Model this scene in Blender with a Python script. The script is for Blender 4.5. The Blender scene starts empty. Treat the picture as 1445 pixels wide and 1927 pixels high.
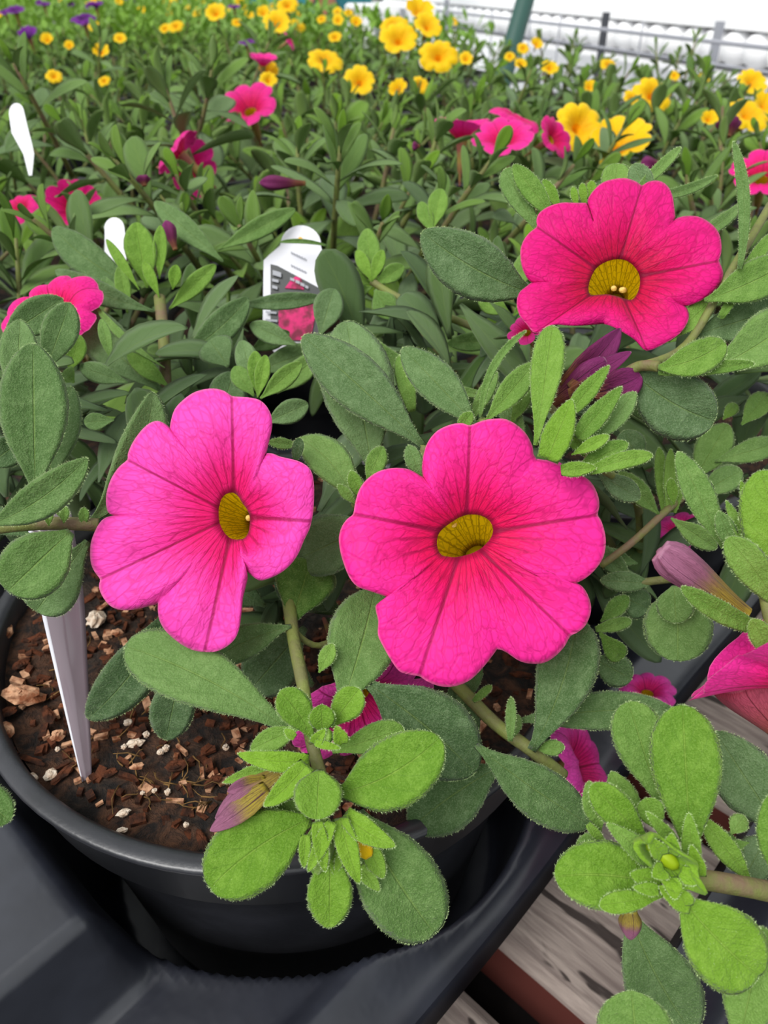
import bpy, math, random
import numpy as np
from mathutils import Vector, Matrix

# ---------------------------------------------------------------- camera, sky, light
scene = bpy.context.scene
F = 1455.0
PITCH = math.radians(35)
CAM = Vector((0, 0, 0.217))
RIGHT = Vector((1, 0, 0))
FWD = Vector((0, math.cos(PITCH), -math.sin(PITCH)))
UP = Vector((0, math.sin(PITCH), math.cos(PITCH)))
cd = bpy.data.cameras.new('camera')
cam = bpy.data.objects.new('camera', cd)
scene.collection.objects.link(cam)
cam.location = CAM
cam.rotation_euler = (math.pi / 2 - PITCH, 0, 0)
cd.sensor_fit = 'VERTICAL'
cd.sensor_height = 36.0
cd.sensor_width = 36.0
cd.lens = F / 1927 * 36.0
cd.clip_start = 0.002
cd.clip_end = 100
cd.dof.use_dof = True
cd.dof.focus_distance = 0.120
cd.dof.aperture_fstop = 38
scene.camera = cam

world = bpy.data.worlds.new('greenhouse_daylight')
scene.world = world
world.use_nodes = True
wn = world.node_tree.nodes
wn['Background'].inputs[0].default_value = (0.95, 0.985, 1.0, 1)
wn['Background'].inputs[1].default_value = 0.72
sd = bpy.data.lights.new('sun', 'SUN')
sd.energy = 2.7
sd.angle = math.radians(38)
sd.color = (1.0, 0.98, 0.95)
sun = bpy.data.objects.new('sun', sd)
scene.collection.objects.link(sun)
sun.rotation_euler = (math.radians(28), math.radians(-28), 0)
vs = scene.view_settings
vs.view_transform = 'Standard'
vs.look = 'None'
vs.gamma = 1
vs.exposure = 0.20
vs.use_curve_mapping = False

# ---------------------------------------------------------------- helpers
rng = random.Random(7)
COL = scene.collection


def ray(px, py):
    return FWD + RIGHT * ((px - 722.5) / F) - UP * ((py - 963.5) / F)


def P(px, py, D):
    """point of the photo pixel at depth D along the view axis"""
    return CAM + ray(px, py) * D


def G(px, py, z):
    """point of the photo pixel on the level plane z"""
    v = ray(px, py)
    return CAM + v * ((z - CAM.z) / v.z)


def proj(q):
    v = Vector(q) - CAM
    D = v.dot(FWD)
    if D < 1e-4:
        return -1e5, -1e5, D
    return 722.5 + F * v.dot(RIGHT) / D, 963.5 - F * v.dot(UP) / D, D


def lin(r, g, b):
    def f(c):
        c /= 255.0
        return c / 12.92 if c <= 0.04045 else ((c + 0.055) / 1.055) ** 2.4
    return (f(r), f(g), f(b), 1.0)


def sm(a, b, x):
    t = min(1.0, max(0.0, (x - a) / (b - a)))
    return t * t * (3 - 2 * t)


class MB:
    """collects vertices, faces and uvs of ONE mesh"""
    def __init__(self):
        self.v, self.f, self.uv, self.mi = [], [], [], []

    def grid(self, rows, uvrows=None, close=False, mi=0, flip=False):
        o = len(self.v)
        n = len(rows[0])
        for r in rows:
            self.v.extend([tuple(p) for p in r])
        m = n if close else n - 1
        for i in range(len(rows) - 1):
            for j in range(m):
                k = (j + 1) % n
                q = (o + i * n + j, o + i * n + k, o + (i + 1) * n + k, o + (i + 1) * n + j)
                if flip:
                    q = q[::-1]
                self.f.append(q)
                self.mi.append(mi)
                if uvrows is not None:
                    a, b = uvrows[i][j], (uvrows[i][j + 1] if j + 1 < len(uvrows[i]) else uvrows[i][k])
                    d, c = uvrows[i + 1][j], (uvrows[i + 1][j + 1] if j + 1 < len(uvrows[i + 1]) else uvrows[i + 1][k])
                    u = [a, b, c, d]
                    self.uv.append(u[::-1] if flip else u)
                else:
                    self.uv.append([(0, 0)] * 4)

    def face(self, pts, mi=0, uv=None):
        o = len(self.v)
        self.v.extend([tuple(p) for p in pts])
        self.f.append(tuple(range(o, o + len(pts))))
        self.mi.append(mi)
        self.uv.append(uv or [(0, 0)] * len(pts))

    def box(self, c, sx, sy, sz, ax=None, mi=0):
        ax = ax or (Vector((1, 0, 0)), Vector((0, 1, 0)), Vector((0, 0, 1)))
        c = Vector(c)
        p = [c + ax[0] * (sx * a / 2) + ax[1] * (sy * b / 2) + ax[2] * (sz * d / 2)
             for d in (-1, 1) for a, b in ((-1, -1), (1, -1), (1, 1), (-1, 1))]
        o = len(self.v)
        self.v.extend([tuple(q) for q in p])
        for q in ((3, 2, 1, 0), (4, 5, 6, 7), (0, 1, 5, 4), (1, 2, 6, 5), (2, 3, 7, 6), (3, 0, 4, 7)):
            self.f.append(tuple(o + i for i in q))
            self.mi.append(mi)
            self.uv.append([(0, 0), (1, 0), (1, 1), (0, 1)])

    def tube(self, pts, rad, n=8, cap=True, mi=0):
        pts = [Vector(p) for p in pts]
        m = len(pts)
        if not hasattr(rad, '__len__'):
            rad = [rad] * m
        t0 = (pts[1] - pts[0]).normalized()
        a = t0.orthogonal().normalized()
        rows, uvs = [], []
        for i, p in enumerate(pts):
            t = (pts[min(i + 1, m - 1)] - pts[max(i - 1, 0)]).normalized()
            a = (a - t * a.dot(t)).normalized()
            b = t.cross(a)
            rows.append([p + (a * math.cos(k * 2 * math.pi / n) + b * math.sin(k * 2 * math.pi / n)) * rad[i] for k in range(n)])
            uvs.append([(k / n, i / (m - 1)) for k in range(n + 1)])
        o = len(self.v)
        self.grid(rows, uvs, close=True, mi=mi)
        if cap:
            self.f.append(tuple(range(o + n - 1, o - 1, -1)))
            self.f.append(tuple(range(o + (m - 1) * n, o + m * n)))
            self.mi += [mi, mi]
            self.uv += [[(0, 0)] * n, [(0, 1)] * n]

    def mesh(self, name, mats, smooth=True):
        me = bpy.data.meshes.new(name)
        me.from_pydata(self.v, [], self.f)
        ul = me.uv_layers.new(name='UVMap')
        flat = [c for fa in self.uv for uv in fa for c in uv]
        ul.data.foreach_set('uv', flat)
        for mm in (mats if isinstance(mats, (list, tuple)) else [mats]):
            me.materials.append(mm)
        me.polygons.foreach_set('material_index', self.mi)
        me.polygons.foreach_set('use_smooth', [smooth] * len(self.f))
        me.update()
        return me


def link(name, data, parent=None, loc=None, color=None):
    o = bpy.data.objects.new(name, data)
    COL.objects.link(o)
    if parent is not None:
        o.parent = parent
    if loc is not None:
        o.location = loc
    if color is not None:
        o.color = color
    return o


def tag(o, label, cat, group=None, kind=None):
    o['label'] = label
    o['category'] = cat
    if group:
        o['group'] = group
    if kind:
        o['kind'] = kind
    return o


def wloc(o):
    """world location of an unrotated, unscaled object chain"""
    p = Vector(o.location)
    while o.parent is not None:
        o = o.parent
        p += o.location
    return p


from mathutils.bvhtree import BVHTree
CELL = .02
GRID = {}


def root_of(o):
    while o.parent is not None:
        o = o.parent
    return o


def shape(vs, fs):
    """search tree and box of a mesh given in world space"""
    a = np.asarray(vs, dtype=float)
    return BVHTree.FromPolygons(a.tolist(), fs), a.min(axis=0), a.max(axis=0)


def cells(lo, hi):
    a, b = np.floor(lo / CELL).astype(int), np.floor(hi / CELL).astype(int)
    return [(x, y, z) for x in range(a[0], b[0] + 1) for y in range(a[1], b[1] + 1) for z in range(a[2], b[2] + 1)]


def register(owner, kind, sh):
    it = (owner, kind, sh)
    for c in cells(sh[1], sh[2]):
        GRID.setdefault(c, []).append(it)


def hits(owner, sh, own=()):
    """how many other plants' pieces (and own pieces of the kinds in own) this shape would pass through"""
    seen, other, mine = set(), 0, 0
    for c in cells(sh[1], sh[2]):
        for it in GRID.get(c, ()):
            if id(it) in seen:
                continue
            seen.add(id(it))
            if it[0] == owner and it[1] not in own:
                continue
            if (it[2][1] > sh[2]).any() or (it[2][2] < sh[1]).any():
                continue
            if sh[0].overlap(it[2][0]):
                if it[0] == owner:
                    mine += 1
                else:
                    other += 1
    return other, mine


def put(name, mb, mats, parent, smooth=True, color=None, origin=None):
    """builds a mesh whose vertices are in world space; its origin is moved to `origin`"""
    org = Vector(origin) if origin is not None else Vector(mb.v[0])
    mb.v = [tuple(Vector(p) - org) for p in mb.v]
    base = wloc(parent) if parent is not None else Vector((0, 0, 0))
    if parent is not None and name != 'leaf_hairs':
        ro = root_of(parent)
        if ro.get('category') == 'plant':
            register(ro.name, 'leaf' if name in ('leaf', 'sepal') else 'stem' if name in ('stem', 'calyx') else 'flower', shape(np.array(mb.v) + np.array(org), mb.f))
    return link(name, mb.mesh(name, mats, smooth), parent, org - base, color)


# ---------------------------------------------------------------- materials
def mat(name):
    m = bpy.data.materials.new(name)
    m.use_nodes = True
    nt = m.node_tree
    return m, nt, nt.nodes, nt.links, nt.nodes['Principled BSDF']


class NT:
    def __init__(self, nt):
        self.n, self.l = nt.nodes, nt.links

    def put(self, sock, v):
        if isinstance(v, bpy.types.NodeSocket):
            self.l.new(v, sock)
        else:
            sock.default_value = v

    def m(self, op, a, b=0.0, c=0.0):
        x = self.n.new('ShaderNodeMath')
        x.operation = op
        for s, v in zip(x.inputs, (a, b, c)):
            self.put(s, v)
        return x.outputs[0]

    def ss(self, a, b, x):
        r = self.n.new('ShaderNodeMapRange')
        r.interpolation_type = 'SMOOTHSTEP'
        self.put(r.inputs[0], x)
        self.put(r.inputs[1], a)
        self.put(r.inputs[2], b)
        return r.outputs[0]

    def mix(self, f, a, b, mode='MIX'):
        x = self.n.new('ShaderNodeMix')
        x.data_type = 'RGBA'
        x.blend_type = mode
        self.put(x.inputs[0], f)
        self.put(x.inputs[6], a)
        self.put(x.inputs[7], b)
        return x.outputs[2]

    def noise(self, scale, vec=None, detail=3.0, rough=0.6, dist=0.0):
        x = self.n.new('ShaderNodeTexNoise')
        x.inputs['Scale'].default_value = scale
        x.inputs['Detail'].default_value = detail
        x.inputs['Roughness'].default_value = rough
        x.inputs['Distortion'].default_value = dist
        if vec is not None:
            self.l.new(vec, x.inputs['Vector'])
        return x.outputs[0]

    def comb(self, x, y, z=0.0):
        c = self.n.new('ShaderNodeCombineXYZ')
        for s, v in zip(c.inputs, (x, y, z)):
            self.put(s, v)
        return c.outputs[0]

    def uv(self):
        t = self.n.new('ShaderNodeTexCoord')
        s = self.n.new('ShaderNodeSeparateXYZ')
        self.l.new(t.outputs['UV'], s.inputs[0])
        return t, s.outputs[0], s.outputs[1]

    def oi(self):
        o = self.n.new('ShaderNodeObjectInfo')
        s = self.n.new('ShaderNodeSeparateColor')
        self.l.new(o.outputs['Color'], s.inputs[0])
        return o.outputs['Random'], s.outputs[0], s.outputs[1], s.outputs[2]

    def bump(self, h, strength, dist, bsdf):
        b = self.n.new('ShaderNodeBump')
        b.inputs['Strength'].default_value = strength
        b.inputs['Distance'].default_value = dist
        self.l.new(h, b.inputs['Height'])
        self.l.new(b.outputs[0], bsdf.inputs['Normal'])
        return b.outputs[0]


def thin(m, nt, bsdf, colour, amount, normal=None):
    """thin leaf or petal: some light comes through"""
    n, l = nt.nodes, nt.links
    tr = n.new('ShaderNodeBsdfTranslucent')
    mx = n.new('ShaderNodeMixShader')
    mx.inputs[0].default_value = amount
    l.new(colour, tr.inputs[0])
    l.new(bsdf.outputs[0], mx.inputs[1])
    l.new(tr.outputs[0], mx.inputs[2])
    l.new(mx.outputs[0], n['Material Output'].inputs[0])


def simple(name, rgb, rough=0.5, spec=0.5, noise=None, bump=None, metal=0.0):
    m, nt, n, l, b = mat(name)
    k = NT(nt)
    b.inputs['Roughness'].default_value = rough
    b.inputs['Specular IOR Level'].default_value = spec
    b.inputs['Metallic'].default_value = metal
    t = n.new('ShaderNodeTexCoord')
    if noise:
        sc, rgb2 = noise
        f = k.ss(0.35, 0.65, k.noise(sc, t.outputs['Object']))
        l.new(k.mix(f, rgb, rgb2), b.inputs['Base Color'])
    else:
        b.inputs['Base Color'].default_value = rgb
    if bump:
        k.bump(k.noise(bump[0], t.outputs['Object']), bump[1], bump[2], b)
    return m


def leaf_material():
    m, nt, n, l, b = mat('calibrachoa_leaf')
    k = NT(nt)
    t, u, v = k.uv()
    rnd, age, val, _ = k.oi()
    under = k.m('GREATER_THAN', u, 1.5)
    uu = k.m('SUBTRACT', u, k.m('MULTIPLY', under, 2.0))
    d = k.m('ABSOLUTE', k.m('SUBTRACT', uu, 0.5))
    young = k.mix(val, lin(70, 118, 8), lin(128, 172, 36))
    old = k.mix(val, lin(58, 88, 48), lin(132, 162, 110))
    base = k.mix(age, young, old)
    nz = k.noise(420, t.outputs['Object'], 4, 0.65)
    base = k.mix(k.m('MULTIPLY', k.ss(0.42, 0.72, nz), 0.30), base, k.mix(age, lin(160, 202, 76), lin(142, 168, 126)))
    fz = k.noise(4200, t.outputs['Object'], 2, 0.7)
    base = k.mix(k.m('MULTIPLY', k.ss(0.44, 0.68, fz), 0.26), base, k.mix(age, lin(164, 204, 86), lin(164, 186, 146)))
    # midrib and side veins
    rib = k.m('SUBTRACT', 1.0, k.ss(0.004, 0.022, d))
    rib = k.m('MULTIPLY', rib, k.m('SUBTRACT', 1.0, k.m('MULTIPLY', v, 0.55)))
    base = k.mix(k.m('MULTIPLY', rib, 0.30), base, k.mix(age, lin(176, 205, 96), lin(150, 174, 84)))
    w = k.m('FRACT', k.m('SUBTRACT', k.m('MULTIPLY', v, 5.0), k.m('MULTIPLY', d, 4.2)))
    vein = k.m('SUBTRACT', 1.0, k.ss(0.0, 0.09, k.m('ABSOLUTE', k.m('SUBTRACT', w, 0.5))))
    base = k.mix(k.m('MULTIPLY', vein, 0.18), base, lin(60, 96, 30))
    base = k.mix(k.m('MULTIPLY', under, 0.45), base, lin(150, 172, 112))
    base = k.mix(k.m('MULTIPLY', k.ss(0.455, 0.492, d), 0.30), base, k.mix(age, lin(186, 214, 120), lin(176, 196, 150)))
    l.new(base, b.inputs['Base Color'])
    b.inputs['Roughness'].default_value = 0.62
    b.inputs['Specular IOR Level'].default_value = 0.28
    b.inputs['Sheen Weight'].default_value = 0.14
    b.inputs['Sheen Roughness'].default_value = 0.4
    h = k.m('ADD', k.m('MULTIPLY', fz, 0.6), k.m('ADD', k.m('MULTIPLY', nz, 2.0), k.m('MULTIPLY', rib, -1.0)))
    k.bump(h, 0.6, 0.0007, b)
    thin(m, nt, b, k.mix(0.5, base, lin(150, 205, 30)), 0.20)
    return m


def petal_material(name, edge, mid, inner, ring, veinc, cool=None, thr=0.10):
    """corolla: u = lobe number + place across the lobe, v = throat to edge"""
    m, nt, n, l, b = mat(name)
    k = NT(nt)
    t, u, v = k.uv()
    rnd, hue, val, dark = k.oi()
    fu = k.m('FRACT', u)
    d = k.m('MULTIPLY', k.m('ABSOLUTE', k.m('SUBTRACT', fu, 0.5)), 2.0)
    ws = k.noise(9.0, k.comb(u, k.m('MULTIPLY', v, 0.8), rnd), 3, 0.6)
    wob = k.m('MULTIPLY', k.m('SUBTRACT', ws, 0.5), 0.22)
    col = k.mix(k.ss(0.30, 0.92, k.m('ADD', v, wob)), mid, edge)
    if cool is not None:
        col = k.mix(hue, col, k.mix(k.ss(0.1, 0.85, v), cool[0], cool[1]))
    col = k.mix(k.m('MULTIPLY', k.m('SUBTRACT', 1.0, k.ss(thr, thr + 0.34, k.m('ADD', v, wob))), k.m('SUBTRACT', 1.0, k.m('MULTIPLY', hue, 0.55))), col, inner)
    # crinkled cells between the veins
    vo = n.new('ShaderNodeTexVoronoi')
    vo.feature = 'DISTANCE_TO_EDGE'
    vo.inputs['Scale'].default_value = 1.0
    x = k.m('MULTIPLY', u, 9.0)
    y = k.m('SUBTRACT', k.m('MULTIPLY', v, 3.0), k.m('MULTIPLY', d, 1.3))
    l.new(k.comb(k.m('ADD', x, k.m('MULTIPLY', wob, 2.5)), k.m('ADD', y, k.m('MULTIPLY', wob, 2.0)), k.m('MULTIPLY', rnd, 9.0)), vo.inputs['Vector'])
    side = k.m('SUBTRACT', 1.0, k.ss(0.01, 0.075, vo.outputs['Distance']))
    vo2 = n.new('ShaderNodeTexVoronoi')
    vo2.feature = 'DISTANCE_TO_EDGE'
    vo2.inputs['Scale'].default_value = 2.2
    l.new(k.comb(k.m('ADD', x, k.m('MULTIPLY', wob, 2.0)), k.m('MULTIPLY', y, 1.5), rnd), vo2.inputs['Vector'])
    fine = k.m('SUBTRACT', 1.0, k.ss(0.02, 0.16, vo2.outputs['Distance']))
    lw = k.m('DIVIDE', 0.012, k.m('ADD', v, 0.08))
    main = k.m('SUBTRACT', 1.0, k.ss(k.m('MULTIPLY', lw, 0.5), k.m('MULTIPLY', lw, 2.6), d))
    fan = k.m('ABSOLUTE', k.m('SUBTRACT', k.m('FRACT', k.m('ADD', k.m('MULTIPLY', u, 7.0), k.m('MULTIPLY', wob, 1.2))), 0.5))
    radial = k.m('MULTIPLY', k.m('SUBTRACT', 1.0, k.ss(0.03, 0.16, fan)), k.m('SUBTRACT', 1.0, k.ss(0.18, 0.62, v)))
    fade = k.m('SUBTRACT', 1.0, k.m('MULTIPLY', k.ss(0.35, 1.0, v), 0.55))
    col = k.mix(k.m('MULTIPLY', fine, 0.22), col, veinc)
    col = k.mix(k.m('MULTIPLY', k.m('MULTIPLY', side, fade), 0.30), col, veinc)
    col = k.mix(k.m('MULTIPLY', radial, 0.62), col, veinc)
    col = k.mix(k.m('MULTIPLY', k.m('MULTIPLY', main, k.m('SUBTRACT', 1.08, k.m('MULTIPLY', v, 0.4))), 0.9), col, veinc)
    col = k.mix(k.m('MULTIPLY', k.m('SUBTRACT', 1.0, k.ss(0.0, 0.10, k.m('ADD', v, k.m('MULTIPLY', wob, 0.5)))), 0.5), col, ring)
    col = k.mix(k.m('MULTIPLY', k.ss(0.975, 0.995, v), 0.4), col, k.mix(0.5, edge, (1, 0.6, 0.75, 1)))
    col = k.mix(dark, col, k.mix(1.0, col, (0.62, 0.35, 0.5, 1), 'MULTIPLY'))
    l.new(col, b.inputs['Base Color'])
    b.inputs['Roughness'].default_value = 0.55
    b.inputs['Specular IOR Level'].default_value = 0.2
    b.inputs['Sheen Weight'].default_value = 0.05
    h = k.m('SUBTRACT', k.m('MULTIPLY', ws, 0.8), k.m('ADD', k.m('MULTIPLY', side, 0.6), k.m('ADD', main, k.m('MULTIPLY', fine, 0.25))))
    k.bump(h, 0.30, 0.0005, b)
    thin(m, nt, b, col, 0.24)
    return m


def throat_material(name, base, veinc):
    m, nt, n, l, b = mat(name)
    k = NT(nt)
    t, u, v = k.uv()
    ws = k.noise(7.0, k.comb(u, v, 0.0), 2, 0.6)
    wob = k.m('MULTIPLY', k.m('SUBTRACT', ws, 0.5), 0.5)
    fan = k.m('ABSOLUTE', k.m('SUBTRACT', k.m('FRACT', k.m('ADD', k.m('MULTIPLY', u, 4.0), wob)), 0.5))
    radial = k.m('SUBTRACT', 1.0, k.ss(0.04, 0.17, fan))
    vo = n.new('ShaderNodeTexVoronoi')
    vo.feature = 'DISTANCE_TO_EDGE'
    vo.inputs['Scale'].default_value = 1.0
    l.new(k.comb(k.m('MULTIPLY', u, 4.0), k.m('MULTIPLY', v, 5.0), 0.0), vo.inputs['Vector'])
    net = k.m('SUBTRACT', 1.0, k.ss(0.02, 0.10, vo.outputs['Distance']))
    vv = k.m('MAXIMUM', k.m('MULTIPLY', radial, 0.6), k.m('MULTIPLY', net, 0.35))
    l.new(k.mix(vv, base, veinc), b.inputs['Base Color'])
    b.inputs['Roughness'].default_value = 0.4
    thin(m, nt, b, k.mix(vv, base, veinc), 0.55)
    return m


M = {}
M['leaf'] = leaf_material()
M['hair'] = simple('leaf_hair', lin(184, 208, 146), 0.6, 0.2)
M['stem'] = simple('stem', lin(120, 130, 66), 0.6, 0.3, (300, lin(112, 112, 70)), (1200, 0.4, 0.0005))
M['stem_brown'] = simple('purple_brown_stem', lin(120, 100, 78), 0.6, 0.3, (250, lin(112, 118, 62)), (1200, 0.4, 0.0005))
M['pink'] = petal_material('magenta_petal', lin(255, 28, 152), lin(250, 6, 120), lin(232, 8, 84), lin(120, 4, 40), lin(150, 0, 62),
                           (lin(252, 40, 150), lin(255, 82, 196)))
M['yellow'] = petal_material('yellow_petal', lin(255, 214, 16), lin(250, 200, 8), lin(244, 184, 6), lin(236, 170, 6), lin(230, 168, 6))
M['purple'] = petal_material('purple_petal', lin(120, 34, 150), lin(104, 22, 132), lin(76, 10, 96), lin(40, 4, 50), lin(54, 6, 74))
M['wilted'] = petal_material('wilted_petal', lin(164, 104, 134), lin(132, 86, 102), lin(166, 148, 54), lin(190, 176, 50), lin(70, 34, 50), thr=0.30)
M['dark_wilted'] = petal_material('dark_wilted_petal', lin(132, 44, 104), lin(108, 30, 72), lin(140, 84, 54), lin(170, 130, 76), lin(50, 10, 34), thr=0.1)
M['throat'] = throat_material('yellow_throat', lin(255, 214, 14), lin(120, 76, 4))
M['tube_out'] = simple('flower_tube', lin(150, 130, 66), 0.6, 0.3, (2.2, lin(150, 84, 78)))
M['funnel'] = petal_material('veined_funnel', lin(196, 84, 110), lin(176, 84, 84), lin(170, 120, 60), lin(150, 120, 60), lin(96, 22, 36), thr=0.1)
M['yellow_inner'] = simple('yellow_inner', lin(244, 184, 10), 0.6)
M['purple_inner'] = simple('purple_inner', lin(60, 10, 70), 0.6)
M['stamen'] = simple('stamen', lin(236, 204, 120), 0.7, 0.2, (1500, lin(196, 150, 70)))
M['pot'] = simple('black_pot_plastic', lin(30, 31, 36), 0.36, 0.9, (60, lin(42, 43, 49)), (500, 0.15, 0.0006))
M['tray'] = simple('black_tray_plastic', lin(32, 34, 43), 0.34, 1.0, (45, lin(44, 47, 57)), (90, 0.10, 0.002))

# ---------------------------------------------------------------- builders: leaves
SHAPES = {
    'e': [(0, .12), (.07, .17), (.16, .36), (.3, .72), (.45, .95), (.58, 1), (.72, .9), (.84, .68), (.93, .42), (.98, .2), (1, .04)],
    'o': [(0, .15), (.1, .2), (.22, .4), (.38, .72), (.55, .95), (.68, 1), (.8, .93), (.9, .72), (.96, .46), (.99, .24), (1, .06)],
    'r': [(0, .16), (.06, .22), (.16, .48), (.32, .84), (.5, 1), (.68, .96), (.82, .8), (.92, .56), (.98, .28), (1, .08)],
    'l': [(0, .45), (.1, .55), (.3, .85), (.5, 1), (.68, .96), (.84, .76), (.94, .46), (1, .08)],
    's': [(0, .7), (.12, .8), (.3, 1), (.5, .95), (.7, .72), (.85, .48), (.95, .24), (1, .05)],
}


def leaf_core(B, C, T, S, W, shape='e', fold=.2, rows=16, cols=7, thick=.0003, wave=0.0, seed=0):
    """closed thin blade along the curve B-C-T; returns the mesh data and a sampler for hairs"""
    r = random.Random(seed)
    xs, ys = zip(*SHAPES[shape])
    vs_ = [1 - (1 - i / (rows - 1)) ** 1.35 for i in range(rows)]
    ph = r.uniform(0, 6.28)
    top, uvs, fr = [], [], []
    for v in vs_:
        p = B * ((1 - v) ** 2) + C * (2 * v * (1 - v)) + T * (v * v)
        t = ((C - B) * (2 * (1 - v)) + (T - C) * (2 * v)).normalized()
        s = (S - t * S.dot(t)).normalized()
        n = s.cross(t)
        hw = float(np.interp(v, xs, ys)) * W / 2
        fr.append((p, t, s, n, hw))
        row, ur = [], []
        for j in range(cols):
            x = -1 + 2 * j / (cols - 1)
            h = fold * hw * (abs(x) ** 1.15) - .22 * fold * hw * abs(x) ** 3
            h += wave * W * math.sin(v * 9 + ph + (2.0 if x > 0 else 0)) * x * x
            row.append(p + s * (x * hw) + n * h)
            ur.append((x * .5 + .5, v))
        top.append(row)
        uvs.append(ur)
    mb = MB()
    mb.grid(top, uvs)
    base = len(mb.v)
    idx = {}
    for i in range(rows):
        for j in range(cols):
            if i in (0, rows - 1) or j in (0, cols - 1):
                idx[i, j] = i * cols + j
            else:
                x = -1 + 2 * j / (cols - 1)
                idx[i, j] = len(mb.v)
                mb.v.append(tuple(top[i][j] - fr[i][3] * (thick * (1 - x * x) + (.5 * thick if j == cols // 2 else 0))))
    for i in range(rows - 1):
        for j in range(cols - 1):
            q = (idx[i, j], idx[i + 1, j], idx[i + 1, j + 1], idx[i, j + 1])
            mb.f.append(q)
            mb.mi.append(0)
            mb.uv.append([(uvs[a][b][0] + 2, uvs[a][b][1]) for a, b in ((i, j), (i + 1, j), (i + 1, j + 1), (i, j + 1))])
    return mb, fr, fold


def hair_mesh(fr, fold, length, nmar, nsurf, seed):
    r = random.Random(seed)
    mb = MB()
    n = len(fr)
    w = .000024

    def at(v, x):
        f = min(max(v, 0), .9999) * (n - 1)
        i = int(f)
        k = f - i
        a, b = fr[i], fr[min(i + 1, n - 1)]
        p = a[0].lerp(b[0], k)
        hw = a[4] * (1 - k) + b[4] * k
        return p + a[2] * (x * hw) + a[3] * (fold * hw * abs(x) ** 1.15 - .22 * fold * hw * abs(x) ** 3), a

    def spike(p, d, L):
        q = d.cross(Vector((r.gauss(0, 1), r.gauss(0, 1), r.gauss(0, 1)))).normalized() * w
        mb.face([p - q, p + q, p + d * L])
    for _ in range(nmar):
        sd = r.choice((-1, 1))
        p, a = at(r.uniform(.02, 1) ** .8, sd * .985)
        d = (a[2] * sd + a[1] * r.uniform(-.1, .5) + a[3] * r.uniform(-.5, .7)).normalized()
        spike(p, d, length * r.uniform(.5, 1.15))
    for _ in range(nmar // 10):
        p, a = at(.985, r.uniform(-.9, .9))
        spike(p, (a[1] + a[2] * r.uniform(-.5, .5) + a[3] * r.uniform(-.3, .5)).normalized(), length * r.uniform(.5, 1.1))
    for _ in range(nsurf):
        p, a = at(r.uniform(0, 1), r.uniform(-.97, .97))
        d = (a[3] + a[1] * r.uniform(-.2, .9) + a[2] * r.uniform(-.6, .6)).normalized()
        spike(p, d, length * r.uniform(.3, .6))
    return mb


LEAFSEED = [0]
SHIFTS = (0, .0007, -.0007, .0014, -.0014, .0022, -.0022, .003, -.003, .004, .005, .0065)


def leaf(plant, bx, by, tx, ty, w, D=.12, dd=0.0, a=.5, c=0.0, n=.05, roll=0.0, s='e', fold=.34, hair=True, val=None, name='leaf'):
    """one leaf seen from pixel base to pixel tip, w pixels broad; D depth of its base, dd how much deeper the tip is"""
    LEAFSEED[0] += 1
    sd = LEAFSEED[0]
    D0, own = D, root_of(plant).name
    best = None
    for st in SHIFTS:                         # a little nearer or farther where it would cut through a neighbour
        D = D0 + st
        B, T = P(bx, by, D), P(tx, ty, D + dd)
        A = T - B
        L = A.length
        A0 = A / L
        V = (CAM - (B + T) / 2).normalized()
        S = A0.cross(V).normalized()
        N = S.cross(A0)
        S0 = S.copy()
        q = Matrix.Rotation(math.radians(roll), 3, A0)
        S = q @ S
        N = q @ N
        C = (B + T) / 2 + N * (2 * n * L) + S0 * (2 * c * L)
        W = w * (D + dd / 2) / F / max(.35, math.cos(math.radians(roll)))
        mb, fr, fo = leaf_core(B, C, T, S, W, s, fold, 18, 9, .00035, .012, sd)
        if name == 'petal':
            best = (0, D, B, L, W, mb, fr, fo)
            break
        k = hits(own, shape(mb.v, mb.f), ('flower',) if name == 'leaf' else ())
        k = k[0] * 3 + k[1]
        if best is None or k < best[0]:
            best = (k, D, B, L, W, mb, fr, fo)
        if k == 0:
            break
    _, D, B, L, W, mb, fr, fo = best
    r = random.Random(sd)
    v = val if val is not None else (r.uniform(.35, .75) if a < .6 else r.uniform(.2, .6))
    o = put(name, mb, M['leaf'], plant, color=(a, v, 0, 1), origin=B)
    if hair:
        hb = hair_mesh(fr, fo, .00042 * (.85 if w > 60 else .7), int(60 + L * 12000), int(L * W * 1.6e6), sd)
        put('leaf_hairs', hb, M['hair'], o, smooth=False, origin=B)['kind'] = 'stuff'
    return o


def stem(plant, pts, w, m='stem', name='stem'):
    """stem through (px, py, D) points, w pixels thick"""
    q = [P(*p) for p in pts]
    # smooth the path
    out = []
    for i in range(len(q) - 1):
        p0, p1, p2, p3 = q[max(i - 1, 0)], q[i], q[i + 1], q[min(i + 2, len(q) - 1)]
        for k in range(6):
            t = k / 6
            out.append(.5 * ((2 * p1) + (p2 - p0) * t + (2 * p0 - 5 * p1 + 4 * p2 - p3) * t * t + (3 * p1 - p0 - 3 * p2 + p3) * t ** 3))
    out.append(q[-1])
    rad = [w * pts[min(i // 6, len(pts) - 1)][2] / F / 2 for i in range(len(out))]
    mb = MB()
    mb.tube(out, rad, 10)
    return put(name, mb, M[m], plant)


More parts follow.
